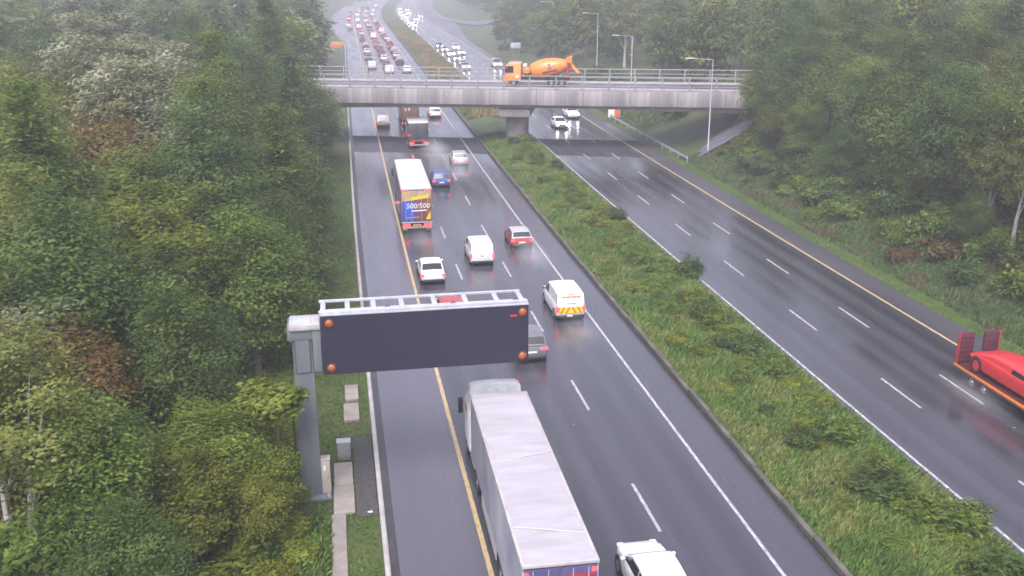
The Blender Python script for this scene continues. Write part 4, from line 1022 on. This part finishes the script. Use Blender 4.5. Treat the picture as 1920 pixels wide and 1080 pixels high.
def trailer(root, L, rearm, roofm, sidem, H=4.0, w=2.55, ribs=True, stripes=False, zb=1.05):
    hw = w / 2; g = random.Random(L)
    # side curtains and front wall
    MB().rbox(-hw, hw, .06, L, zb, H - .12, .03, 1).build('box_body', sidem, root)
    # sheeted roof, slightly sagging between the bows
    ny = int(L / .2); b = MB(); rings = []
    for i in range(ny + 1):
        y = .02 + (L - .02) * i / ny; sag = (-.022 * (1 - abs(math.sin(math.pi * y / .68))) if ribs else 0) + (g.uniform(-.006, .006) if ribs else 0)
        rings.append([(x * hw, y, H + (.03 * (1 - x * x)) + sag * (1 - abs(x)) ** .5) for x in np.linspace(-.985, .985, 9)])
    b.loft(rings, cap=False, closed=False); r_ = b.build('roof', roofm, root, 60)
    for s in (-1, 1):
        x0, x1 = sorted((s * (hw - .10), s * (hw + .012))); MB().rbox(x0, x1, .0, L + .01, H - .13, H + .015, .015, 1).build('roof_rail', M['kerb'], r_)
    MB().rbox(-hw - .01, hw + .01, -.02, .09, H - .10, H + .03, .02, 1).build('roof_lip', M['kerb'], r_)
    if stripes:
        for x in (-.86, .72): MB().box(x * hw - .09, x * hw + .09, .12, L - .1, H + .035, H + .05).build('roof_stripe', P_['white'], r_)
    if ribs:
        for y0, y1, q in ((1.6, 2.35, -1), (7.0, 7.7, 1)):
            MB().tube([(-hw * .95 , y1 if q < 0 else y0, H + .035), (0, (y0 + y1) / 2, H + .05), (hw * .95, y0 if q < 0 else y1, H + .035)], .022, 5).build('roof_seam', mat('seam', (.45, .44, .45), .6), r_)
    # tail
    for s in (-1, 1):
        x0, x1 = sorted((s * .015, s * (hw - .07)))
        d = MB().rbox(x0, x1, -.015, .06, zb + .05, H - .15, .012, 1).build('rear_door', rearm, root)
        for q in (.32, .72):
            xx = s * hw * q; MB().cyl((xx, -.035, zb + .1), (xx, -.035, H - .2), .016, n=6).build('lock_bar', M['steel'], d)
        x0, x1 = sorted((s * (hw - .14), s * (hw - .06)))
        x0, x1 = sorted((s * (hw - .46), s * (hw - .06)))
    MB().box(-hw, hw, -.02, .06, zb - .06, zb + .04).build('tail_sill', M['steel'], root)
    MB().rbox(-hw + .05, hw - .05, .02, .14, .50, .64, .02, 1).build('underrun_bar', M['steel'], root)
    MB().box(-.5, .5, .2, L - .4, .85, 1.04).build('chassis', M['chassis'], root)
    for s in (-1, 1):
        for y in (2.3, 3.6, 4.9): wheel(root, s * (hw - .02), y, .5, .36)
        x0, x1 = sorted((s * (hw - .5), s * (hw - .05)))
        MB().box(x0, x1, .5, .53, .18, .8).build('mudflap', M['trim'], root)
        x0, x1 = sorted((s * (hw - .03), s * (hw)))
        MB().box(x0, x1, 5.9, L - 3.6, .45, 1.0).build('side_guard', M['steel'], root)
def tail_lamp(root, x0, x1, z0, z1, m, name='tail_light', y=-.05):
    return MB().rbox(x0, x1, y, y + .06, z0, z1, .012, 1).build(name, m, root)

root = empty('articulated_lorry', (6.42, 27.3, 0), -math.atan(.2 / 13.8), 'long articulated lorry with white sheeted roof passing the sign gantry', 'lorry', G_)
tarp = rough_mat('white_tarpaulin', (.33, .31, .335), (.42, .40, .425), .9, .5, .12, (.6, 2.2, 1))
trailer(root, 13.7, rough_mat('lorry_rear_navy', (.055, .05, .13), (.09, .075, .17), 1.5, .5, .1), tarp, rough_mat('curtain_side', (.20, .20, .27), (.44, .44, .48), .35, .5, .1))
tractor(root, 14.5, P_['white'], deflect=4.02)
tail_lamp(root, -1.22, -1.08, 3.62, 3.76, M['tail_lit'], 'marker_light'); tail_lamp(root, 1.02, 1.20, 3.62, 3.78, M['tail_lit'], 'marker_light')
MB().box(-1.15, -.2, -.03, -.02, 3.42, 3.52).box(.25, 1.15, -.03, -.02, 3.48, 3.58).build('reflective_strip', mat('red_strip', (.38, .03, .06), .4), root, 0)
for s in (-1, 1): tail_lamp(root, min(s * .7, s * 1.2), max(s * .7, s * 1.2), .68, .86, M['tail_lit'])
text('rear_lettering', 'OTL862', .17, mat('pale_lettering', (.55, .56, .62), .5), root, rear_at(.80, -.03, 3.30))

root = empty('articulated_lorry', (6.62, 85.1, 0), -math.atan(.30 / 14), 'silver-roofed lorry with blue and yellow 500/500 advert on its rear', 'lorry', G_)
adm = mat('advert_print', (.3, .1, .1), .45); t = NT(adm)
c = t.n('TexCoord'); sx = t.n('SeparateXYZ'); t.l(c.outputs['Object'], sx.inputs[0])
nz = t.noise(t.coord((1.5, 1, 1.5)), 1.2, 4)
u = t.math('ADD', sx.outputs[0], t.math('MULTIPLY', t.math('SUBTRACT', nz, .5), .7))
colx = t.ramp(t.fl(u, 0, 1, -1.2, 1.2), [(.0, (.045, .06, .42)), (.30, (.03, .13, .55)), (.46, (.16, .07, .12)), (.75, (.17, .055, .035)), (1, (.22, .09, .03))])
zz = t.math('ADD', sx.outputs[2], t.math('MULTIPLY', sx.outputs[0], -.10))
topc = t.ramp(t.fl(nz, 0, 1, .3, .7), [(0, (.30, .22, .12)), (1, (.40, .32, .16))])
t.l(t.mix(t.fl(zz, 0, 1, 3.0, 3.06), colx, topc), t.b.inputs['Base Color'])
trailer(root, 14.0, adm, rough_mat('silver_roof', (.50, .50, .52), (.60, .60, .63), .6, .4, .05, (.6, .15, 1)), rough_mat('grey_side', (.16, .13, .18), (.24, .2, .26), .5, .5, .1), ribs=False, stripes=True, w=2.65)
tractor(root, 14.7, P_['silver'])
yp = mat('advert_yellow', (.75, .50, .03), .45); wp = mat('advert_white', (.80, .80, .82), .45)
MB().quad((-.55, -.06, 2.98), (1.0, -.06, 3.22), (1.08, -.06, 3.52), (-.45, -.06, 3.30)).quad((-1.1, -.06, 2.98), (-.6, -.06, 3.0), (-.55, -.06, 3.16), (-1.05, -.06, 3.08)).quad((.75, -.06, 1.3), (1.18, -.06, 1.32), (1.2, -.06, 2.1), (1.02, -.06, 1.75)).build('yellow_print', yp, root, 0)
MB().quad((-.45, -.062, 2.02), (.85, -.062, 2.08), (.85, -.062, 2.17), (-.45, -.062, 2.12)).build('white_print', wp, root, 0)
MB().quad((-1.0, -.061, 1.42), (.2, -.061, 1.46), (.2, -.061, 1.56), (-1.0, -.061, 1.52)).build('pink_print', mat('advert_pink', (.45, .2, .3), .5), root, 0)
text('advert_lettering', '500/500', .62, wp, root, rear_at(.1, -.07, 2.50), .12)
for s in (-1, 1):
    tail_lamp(root, min(s * .75, s * 1.18), max(s * .75, s * 1.18), 3.78, 3.88, M['tail_lit'], 'marker_light')
    tail_lamp(root, min(s * .58, s * 1.25), max(s * .58, s * 1.25), .66, .92, M['tail_lit'])
    tail_lamp(root, min(s * .8, s * 1.22), max(s * .8, s * 1.22), .24, .46, mat('mudflap_amber', (.70, .36, .06), .5), 'amber_flap', .4)
tail_lamp(root, -.4, .4, .66, .86, mat('tail_board_amber', (.45, .22, .06), .5), 'tail_board')
MB().cyl((-1.62, 1.2, 2.62), (-1.30, 1.2, 2.62), .03, n=6).build('outrigger', M['trim'], root)
tail_lamp(root, -1.82, -1.42, 2.54, 2.70, M['tail_lit'], 'side_marker', 1.1)

def rigid(X, D, L, H, w, rearc, sidec, roofc, label, dl=True):
    root = empty('box_lorry', (X, D, 0), -math.atan(.0135), label, 'lorry', G_); hw = w / 2
    MB().rbox(-hw, hw, 0, L, .95, H, .04, 1).build('box_body', sidec, root)
    MB().rbox(-hw - .02, hw + .02, -.04, L + .02, H - .02, H + .08, .03, 1).build('roof', roofc, root)
    for s in (-1, 1):
        x0, x1 = sorted((s * .015, s * (hw - .08)))
        MB().rbox(x0, x1, -.03, .0, 1.05, H - .12, .01, 1).build('rear_door', rearc, root)
        tail_lamp(root, min(s * .6, s * hw * .95), max(s * .6, s * hw * .95), .72, .92, M['tail_far'] if False else M['tail_lit'])
        for y in (1.4,): wheel(root, s * (hw - .02), y, .46, .5)
    MB().rbox(-hw + .05, hw - .05, -.02, .1, .5, .62, .02, 1).build('underrun_bar', M['steel'], root)
    tractor(root, L + .3, P_['white'], min(w, 2.4), 2.6, H - .15)
    return root
r1 = rigid(10.45, 127.6, 5.6, 3.35, 2.5, P_['dark'], P_['green'], P_['offwhite'], 'dark-backed box lorry in the middle lane near the bridge')
tail_lamp(r1, -1.1, .9, 1.1, 1.2, mat('red_reflect_strip', (.5, .10, .05), .4), 'reflective_strip', -.06)
tail_lamp(r1, -1.35, -1.0, 1.75, 1.95, M['tail'], 'marker_light', -.06)
r2 = rigid(10.75, 145.0, 9.5, 4.0, 2.55, rough_mat('brown_rear', (.20, .10, .08), (.30, .17, .13), 1, .5, .1), P_['maroon'], P_['offwhite'], 'brown-backed tall box lorry directly under the bridge')
MB().box(-.75, -.55, -.05, -.035, 2.55, 2.95).box(-.25, -.05, -.05, -.035, 2.6, 3.0).build('white_mark', wp, r2, 0)
tail_lamp(r2, -1.0, 1.0, 3.3, 3.42, mat('orange_strip', (.62, .26, .10), .4), 'orange_strip', -.06)

# oncoming cars
oncoming('hatchback_car', 'suv', 'white', 36.1, 150, 'white oncoming car farther of two, just under the bridge')
oncoming('hatchback_car', 'hatch', 'white', 32.1, 140.5, 'white oncoming car nearer of two, bright headlights on wet road')

# low-loader with red machine, at the right edge
def low_loader():
    root = empty('low_loader', (35.15, 47.6, 0), math.pi, 'low-loader lorry with raised dark red ramps at the right edge', 'lorry')
    red = P_['brightred']; dr = rough_mat('dark_red_ramp', (.055, .012, .022), (.11, .02, .035), 3, .6, .2)
    MB().rbox(-1.28, 1.28, .05, 9.0, .62, .88, .03, 1).build('deck', P_['maroon'], root)
    for s in (-1, 1):
        x0, x1 = sorted((s * 1.26, s * 1.33))
        MB().rbox(x0, x1, .0, 9.0, .78, .92, .015, 1).build('side_rail', P_['orange'], root)
        x0, x1 = sorted((s * .30, s * 1.24))
        rp = MB().rbox(x0, x1, -.02, .12, .90, 2.72, .03, 1).build('ramp', dr, root)
        for k in range(6): MB().rbox(x0 + .06, x1 - .06, .12, .15, 1.05 + .28 * k, 1.12 + .28 * k, .01, 1).build('ramp_tread', dr, rp)
        x0, x1 = sorted((s * 1.20, s * 1.26)); MB().rbox(x0, x1, -.04, .15, .90, 2.74, .02, 1).build('ramp_edge', P_['red'], rp)
        for y in (1.6, 2.7): wheel(root, s * 1.24, y, .40, .3)
        x0, x1 = sorted((s * .8, s * 1.2)); tail_lamp(root, x0, x1, .64, .80, M['tail'], y=-.03)
    MB().rbox(-1.2, 1.2, 9.0, 11.6, 1.0, 1.35, .05, 1).build('gooseneck', P_['maroon'], root)
    tractor(root, 11.7, P_['white'])
low_loader()
v = vehicle('red_vehicle', 'suv', 'brightred', 35.2, 46.75, 'bright red vehicle with red wheel carried on the low-loader', 'vehicle', rz=math.pi, z=.875, group='loaded vehicle', rimm=P_['brightred'], rad=.44, wr=.62, lit=False, L=6.4, W=2.1, H=1.42, belt=1.06, hood=.92, roofm=P_['brightred'], gh=[(.3, 1.08), (1.6, 1.36), (3.0, 1.42), (4.2, 1.38), (5.2, 1.08)], side_w=[(3.4, 4.4)], rear_glass=False, tl=(.1, .1))

# concrete mixer on the bridge, nose to the left
def mixer():
    x, y, z = on_bridge(29.2, 5.4, 7.56)
    root = empty('concrete_mixer_truck', (x, y, z), BANG + math.pi / 2, 'orange concrete mixer truck crossing the bridge towards the left', 'mixer truck')
    o_ = P_['orange']; hw = 1.2
    # local +y is the nose; x+ faces the far side
    cb = MB().loft([[(sx * a, yy, q) for sx, q in ((-1, .7), (-1, zt - .15), (-.93, zt), (.93, zt), (1, zt - .15), (1, .7))] for yy, a, zt in ((6.5, hw * .98, 2.85), (6.6, hw, 2.9), (8.1, hw, 2.9), (8.45, hw * .98, 2.6), (8.6, hw * .95, 1.6), (8.62, hw * .95, .75))]).build('cab', o_, root, 35)
    for s in (-1, 1):
        MB().quad((s * (hw + .008), 7.45, 1.65), (s * (hw + .008), 8.42, 1.65), (s * (hw + .008), 8.25, 2.5), (s * (hw + .008), 7.45, 2.5)).build('side_window', M['glass'], cb, 0)
        MB().quad((s * (hw + .01), 6.75, 1.05), (s * (hw + .01), 7.2, 1.05), (s * (hw + .01), 7.2, 1.4), (s * (hw + .01), 6.75, 1.4)).build('white_badge', wp, cb, 0)
        x0, x1 = sorted((s * (hw + .05), s * (hw + .28))); MB().rbox(x0, x1, 8.35, 8.5, 1.7, 2.5, .03, 1).build('wing_mirror', M['trim'], cb)
    MB().quad((-hw * .9, 8.62, 1.65), (hw * .9, 8.62, 1.65), (hw * .9, 8.48, 2.55), (-hw * .9, 8.48, 2.55)).build('windscreen', M['glass'], cb, 0)
    MB().rbox(-hw, hw, 8.2, 8.7, .35, .72, .05, 1).build('front_bumper', o_, root)
    MB().rbox(-.45, .45, .2, 8.2, .72, 1.02, .03, 1).build('chassis', M['chassis'], root)
    d = Vector((0, 1, -.20)).normalized()
    dr = MB().lathe([(0, .55), (.15, .68), (1.5, 1.12), (2.7, 1.27), (3.6, 1.22), (4.6, .95), (4.9, .62), (5.0, .3)], (0, .55, 2.68), d, 28).build('drum', o_, root, 50)
    dm_ = mat('drum_lettering', (.10, .05, .10), .5)
    for s in (-1, 1):
        # dark emblem and lettering band on the drum flank
        def on(t, a, rad): 
            c = Vector((0, .55, 2.68)) + d * t; up = Vector((0, .20, 1)).normalized(); r_ = float(np.interp(t, [0, .15, 1.5, 2.7, 3.6, 4.6], [.55, .68, 1.12, 1.27, 1.22, .95])) + rad
            return c + (Vector((s, 0, 0)) * math.cos(a) + up * math.sin(a)) * r_
        b = MB()
        for t0, t1, a0, a1 in ((2.05, 2.5, .42, .50), (2.2, 2.35, .05, .42), (2.0, 2.55, -.03, .05)):
            b.add([on(t0, a0, .03), on(t1, a0, .03), on(t1, a1, .03), on(t0, a1, .03)], [(0, 1, 2, 3)])
        for k in range(6):
            t0 = 1.4 + k * .32; b.add([on(t0, -.42, .03), on(t0 + .25, -.42, .03), on(t0 + .25, -.2, .03), on(t0, -.2, .03)], [(0, 1, 2, 3)])
        b.build('drum_lettering', dm_, dr, 0)
    MB().lathe([(0, .42), (.5, .42), (.55, .3)], (-.55, 5.75, 1.95), (-1, 0, 0), 18).build('water_tank', o_, root)
    MB().rbox(-.9, .9, 5.5, 6.1, 1.0, 1.6, .05, 1).build('drum_pedestal', P_['maroon'], root)
    MB().rbox(-.75, .35, 5.75, 6.3, 2.35, 2.75, .1, 2).build('header_tank', P_['offwhite'], root)
    MB().loft([[(sx * a, yy, q) for sx, q in ((-1, z0), (1, z0), (1, z1), (-1, z1))] for yy, a, z0, z1 in ((.75, .5, 3.0, 3.5), (.1, .7, 2.9, 3.75), (-.05, .7, 2.9, 3.7))]).build('hopper', o_, root)
    MB().tube([(0, .2, 2.8), (0, -.25, 2.2), (-.2, -.9, 1.6)], [.3, .25, .22], 8).build('chute', o_, root)
    MB().rbox(-.9, .9, .35, .6, 1.0, 2.6, .04, 1).build('rear_frame', P_['red'], root)
    for s in (-1, 1):
        for yy in (1.2, 2.55, 7.45): wheel(root, s * 1.18, yy, .5, .32)
        x0, x1 = sorted((s * .75, s * 1.22)); MB().rbox(x0, x1, .5, 3.3, 1.04, 1.1, .02, 1).build('mudguard', M['trim'], root)
        tail_lamp(root, min(s * .7, s * 1.1), max(s * .7, s * 1.1), .8, .95, M['tail'], y=.12)
mixer()

# distant queue beyond the bridge: simple copies, each with its own place
WHERE = 'in the far queue beyond the bridge'
def sub(skip): return tuple(skip)
FAR_SKIP = ('wheel_arch', 'underbody', 'number_plate', 'wing_mirror')
def rowlabel(D): return 'behind the bridge rails' if D < 245 else 'beyond the bridge' if D < 330 else 'far up the queue' if D < 430 else 'in the far haze'
def lane_l(r): return 'inside lane' if r < 8.7 else 'middle lane' if r < 12.4 else 'outside lane'
def lane_r(r): return 'outside lane' if r < 29.8 else 'middle lane' if r < 33.4 else 'inside lane'
queue = []
lanes_l = (6.8, 10.5, 14.2); g = random.Random(77)
plan = [ # (lane, D, kind, colour)
    (0, 233, 'smallvan', 'offwhite'), (1, 238, 'hatch', 'maroon'), (1, 222, 'smallvan', 'white'), (2, 224, 'hatch', 'white'), (2, 247, 'suv', 'dark'), (1, 254, 'hatch', 'white'), (0, 257, 'saloon', 'grey'),
    (1, 268, 'saloon', 'maroon'), (2, 262, 'hatch', 'silver'), (0, 276, 'hatch', 'offwhite'), (2, 277, 'suv', 'grey'), (1, 284, 'hatch', 'dark'), (2, 292, 'saloon', 'maroon'), (0, 296, 'suv', 'maroon'), (1, 300, 'hatch', 'grey'),
    (2, 308, 'suv', 'dark'), (1, 318, 'hatch', 'red'), (2, 326, 'saloon', 'silver'), (0, 330, 'hatch', 'dark'), (1, 336, 'smallvan', 'white'), (2, 345, 'suv', 'maroon'), (0, 352, 'saloon', 'silver'), (1, 360, 'hatch', 'grey'), (2, 366, 'suv', 'white'),
    (1, 378, 'saloon', 'dark'), (0, 392, 'suv', 'white'), (2, 390, 'hatch', 'red'), (1, 402, 'hatch', 'silver'), (0, 418, 'hatch', 'grey'), (2, 416, 'saloon', 'dark'), (1, 430, 'suv', 'white'), (0, 446, 'hatch', 'red'), (2, 444, 'suv', 'grey'), (1, 458, 'hatch', 'dark'), (2, 474, 'saloon', 'silver'), (0, 478, 'smallvan', 'white'),
    (1, 492, 'suv', 'dark'), (2, 508, 'hatch', 'red'), (0, 512, 'saloon', 'grey'), (1, 530, 'hatch', 'white'), (0, 548, 'suv', 'dark'), (2, 552, 'hatch', 'silver'), (1, 572, 'saloon', 'maroon'), (0, 590, 'hatch', 'grey'), (2, 598, 'suv', 'white'),
    (0, 372, 'hatch', 'red'), (-1, 384, 'suv', 'grey'), (-1, 405, 'hatch', 'white'), (-1, 432, 'saloon', 'red'), (-1, 455, 'hatch', 'silver'), (-1, 480, 'suv', 'dark'), (-1, 508, 'hatch', 'red'), (1, 418, 'hatch', 'red'), (2, 430, 'hatch', 'white'), (0, 432, 'smallvan', 'white'),
    (1, 444, 'saloon', 'silver'), (2, 459, 'hatch', 'red'), (0, 462, 'suv', 'dark'), (1, 475, 'hatch', 'white'), (2, 490, 'suv', 'silver'), (0, 495, 'hatch', 'red'), (1, 510, 'hatch', 'silver'), (2, 530, 'saloon', 'white'), (0, 530, 'hatch', 'white')]
for ln, D, kind, colr in plan:
    X = (lanes_l[ln] if ln >= 0 else 3.0) + offf(D) + g.uniform(-.25, .25)
    nm = {'hatch': 'hatchback_car', 'suv': 'suv_car', 'saloon': 'saloon_car', 'smallvan': 'panel_van'}[kind]
    queue.append(('L', X, D, nm, kind, colr, ln))
onc = [(0, 228, 'suv', 'silver'), (0, 236, 'hatch', 'white'), (0, 250, 'hatch', 'silver'), (0, 263, 'suv', 'white'), (1, 268, 'hatch', 'white'), (0, 279, 'saloon', 'silver'), (1, 285, 'suv', 'white'), (0, 292, 'hatch', 'dark'),
       (0, 398, 'hatch', 'white'), (0, 416, 'suv', 'silver'), (0, 436, 'saloon', 'white'), (1, 446, 'hatch', 'silver'), (0, 458, 'suv', 'white'), (2, 470, 'hatch', 'silver'), (0, 486, 'saloon', 'white'), (1, 500, 'suv', 'white'), (0, 520, 'hatch', 'white'), (1, 540, 'hatch', 'silver'), (0, 556, 'suv', 'white')]
for ln, D, kind, colr in onc:
    X = (28.0, 31.6, 35.3)[ln] + offf(D) + g.uniform(-.25, .25)
    nm = {'hatch': 'hatchback_car', 'suv': 'suv_car', 'saloon': 'saloon_car'}[kind]
    queue.append(('R', X, D, nm, kind, colr, ln))
cells = {}
CW = dict(white='white', offwhite='off-white', maroon='dark red', red='red', dark='black', grey='grey', silver='silver', blue='blue')
for q in queue: cells.setdefault((q[0], q[6], rowlabel(q[2]), q[5]), []).append(q)
for (sd_, ln, row, colr), L in cells.items():
    L.sort(key=lambda t: t[2])
    for i, (s_, X, D, nm, kind, c_, _) in enumerate(L):
        what = {'panel_van': 'van', 'saloon_car': 'saloon', 'hatchback_car': 'hatchback', 'suv_car': 'tall car'}[nm]
        tail = f', {ORD[i]} such' if len(L) > 1 else ''
        if s_ == 'L':
            vehicle(nm, kind, c_, X, D, f'{CW[c_]} {what} driving away in the {("inside", "middle", "outside", "leftmost added")[ln]} lane, {row}{tail}', 'van' if what == 'van' else 'car', group='queue driving away beyond the bridge', skip=FAR_SKIP, lit=(int(D) % 5 < 3))
        else:
            a = -math.atan((offf(D + 4) - offf(D - 4)) / 8)
            vehicle(nm, kind, c_, X - math.sin(a) * 4.2, D + 4.2, f'{CW[c_]} oncoming {what} in the {("outside", "middle", "inside")[ln]} lane, {row}{tail}', 'car', rz=math.pi + a, group='oncoming cars beyond the bridge', skip=FAR_SKIP, beam=True, lit=False)
v = oncoming('panel_van', 'van', 'silver', 35.6 + offf(232), 232, 'pale grey van in the inside oncoming lane behind the bridge rails')
v['category'] = 'van'

# small litter and studs on the road
for X, D, lab in ((11.2, 45.2, 'scrap of pale litter on the middle lane below the sign'), (33.0, 41.0, 'scrap of pale litter on the right carriageway, near the low-loader'), (.62, 38.5, 'white scrap of litter beside the concrete pad')):
    b = MB(); g2 = random.Random(X); 
    pts = [(g2.uniform(-.16, .16), g2.uniform(-.07, .07), g2.uniform(.01, .09)) for _ in range(6)]
    b.add(pts, [(0, 1, 2), (2, 3, 4), (4, 5, 0), (0, 2, 4)])
    o = b.build('litter', M['plate_w'], None, 0); o.location = (X, D, 0.005 if X > 1 else -.04); tag(o, lab, 'litter')

# ------------------------------------------------------------------ spray thrown up by the tyres
def spray(X, D, rx, ry, rz, dens, label):
    g2 = np.random.default_rng(int(X * 10 + D)); b = MB(); rings = []
    for i in range(15):
        t = -1 + 2 * i / 14; w = math.sqrt(max(0, 1 - t * t)); wob = 1 + .18 * math.sin(i * 1.9 + X)
        rings.append([(rx * w * wob * math.cos(a), ry * t, rz * w * wob * math.sin(a)) for a in np.linspace(0, 2 * math.pi, 17)[:-1]])
    o = b.loft(rings).build('spray', None, None, 60); o.location = (X, D, .25)
    m = bpy.data.materials.new('tyre_spray'); m.use_nodes = True; n = m.node_tree; n.nodes.clear()
    v = n.nodes.new('ShaderNodeVolumePrincipled'); v.inputs['Color'].default_value = (.95, .95, .97, 1)
    tc = n.nodes.new('ShaderNodeTexCoord'); mp = n.nodes.new('ShaderNodeMapping'); mp.inputs['Scale'].default_value = (.95 / rx, .95 / ry, .95 / rz)
    gr = n.nodes.new('ShaderNodeTexGradient'); gr.gradient_type = 'QUADRATIC_SPHERE'
    nz = n.nodes.new('ShaderNodeTexNoise'); nz.inputs['Scale'].default_value = 1.1; nz.inputs['Detail'].default_value = 3
    m1 = n.nodes.new('ShaderNodeMath'); m1.operation = 'MULTIPLY'; m2 = n.nodes.new('ShaderNodeMath'); m2.operation = 'MULTIPLY'; m2.inputs[1].default_value = dens * 6
    n.links.new(tc.outputs['Object'], mp.inputs[0]); n.links.new(mp.outputs[0], gr.inputs[0]); n.links.new(tc.outputs['Object'], nz.inputs['Vector'])
    n.links.new(gr.outputs['Fac'], m1.inputs[0]); n.links.new(nz.outputs['Fac'], m1.inputs[1]); n.links.new(m1.outputs[0], m2.inputs[0]); n.links.new(m2.outputs[0], v.inputs['Density'])
    q = n.nodes.new('ShaderNodeOutputMaterial'); n.links.new(v.outputs[0], q.inputs['Volume'])
    o.data.materials.clear(); o.data.materials.append(m); tag(o, label, 'spray', kind='stuff')
spray(14.9, 75.6, 1.7, 5.2, 1.3, .10, 'tyre spray trailing behind the small red car')
spray(12.2, 124.5, 2.4, 7.5, 1.9, .09, 'tyre spray beside and behind the dark box lorry')
spray(13.6, 112.0, 1.9, 5.5, 1.2, .09, 'tyre spray around the silver car in the outside lane')
spray(8.7, 41.0, 1.3, 5.5, 1.5, .05, 'tyre spray along the flank of the long white lorry')
spray(33.2, 44.5, 1.5, 4.0, .9, .08, 'tyre spray beside the wheels of the low-loader')
spray(14.7, 58.0, 1.5, 3.6, .9, .08, 'tyre spray behind the chevron van')
spray(6.7, 82.0, 1.8, 4.5, 1.1, .05, 'tyre spray behind the lettered lorry')
# ------------------------------------------------------------------ rain haze
hz = MB().box(-2600, 2600, -500, 3200, -2.2, 34).build('haze', None, None, 0)
hm = bpy.data.materials.new('rain_haze'); hm.use_nodes = True; nt = hm.node_tree; nt.nodes.clear()
pv = nt.nodes.new('ShaderNodeVolumePrincipled'); pv.inputs['Density'].default_value = HAZE_DENSITY; pv.inputs['Color'].default_value = HAZE_COLOR
pv.inputs['Anisotropy'].default_value = .2
oo = nt.nodes.new('ShaderNodeOutputMaterial'); nt.links.new(pv.outputs[0], oo.inputs['Volume'])
hz.data.materials.append(hm); tag(hz, 'thin grey rain haze over the whole motorway', 'haze', kind='stuff')
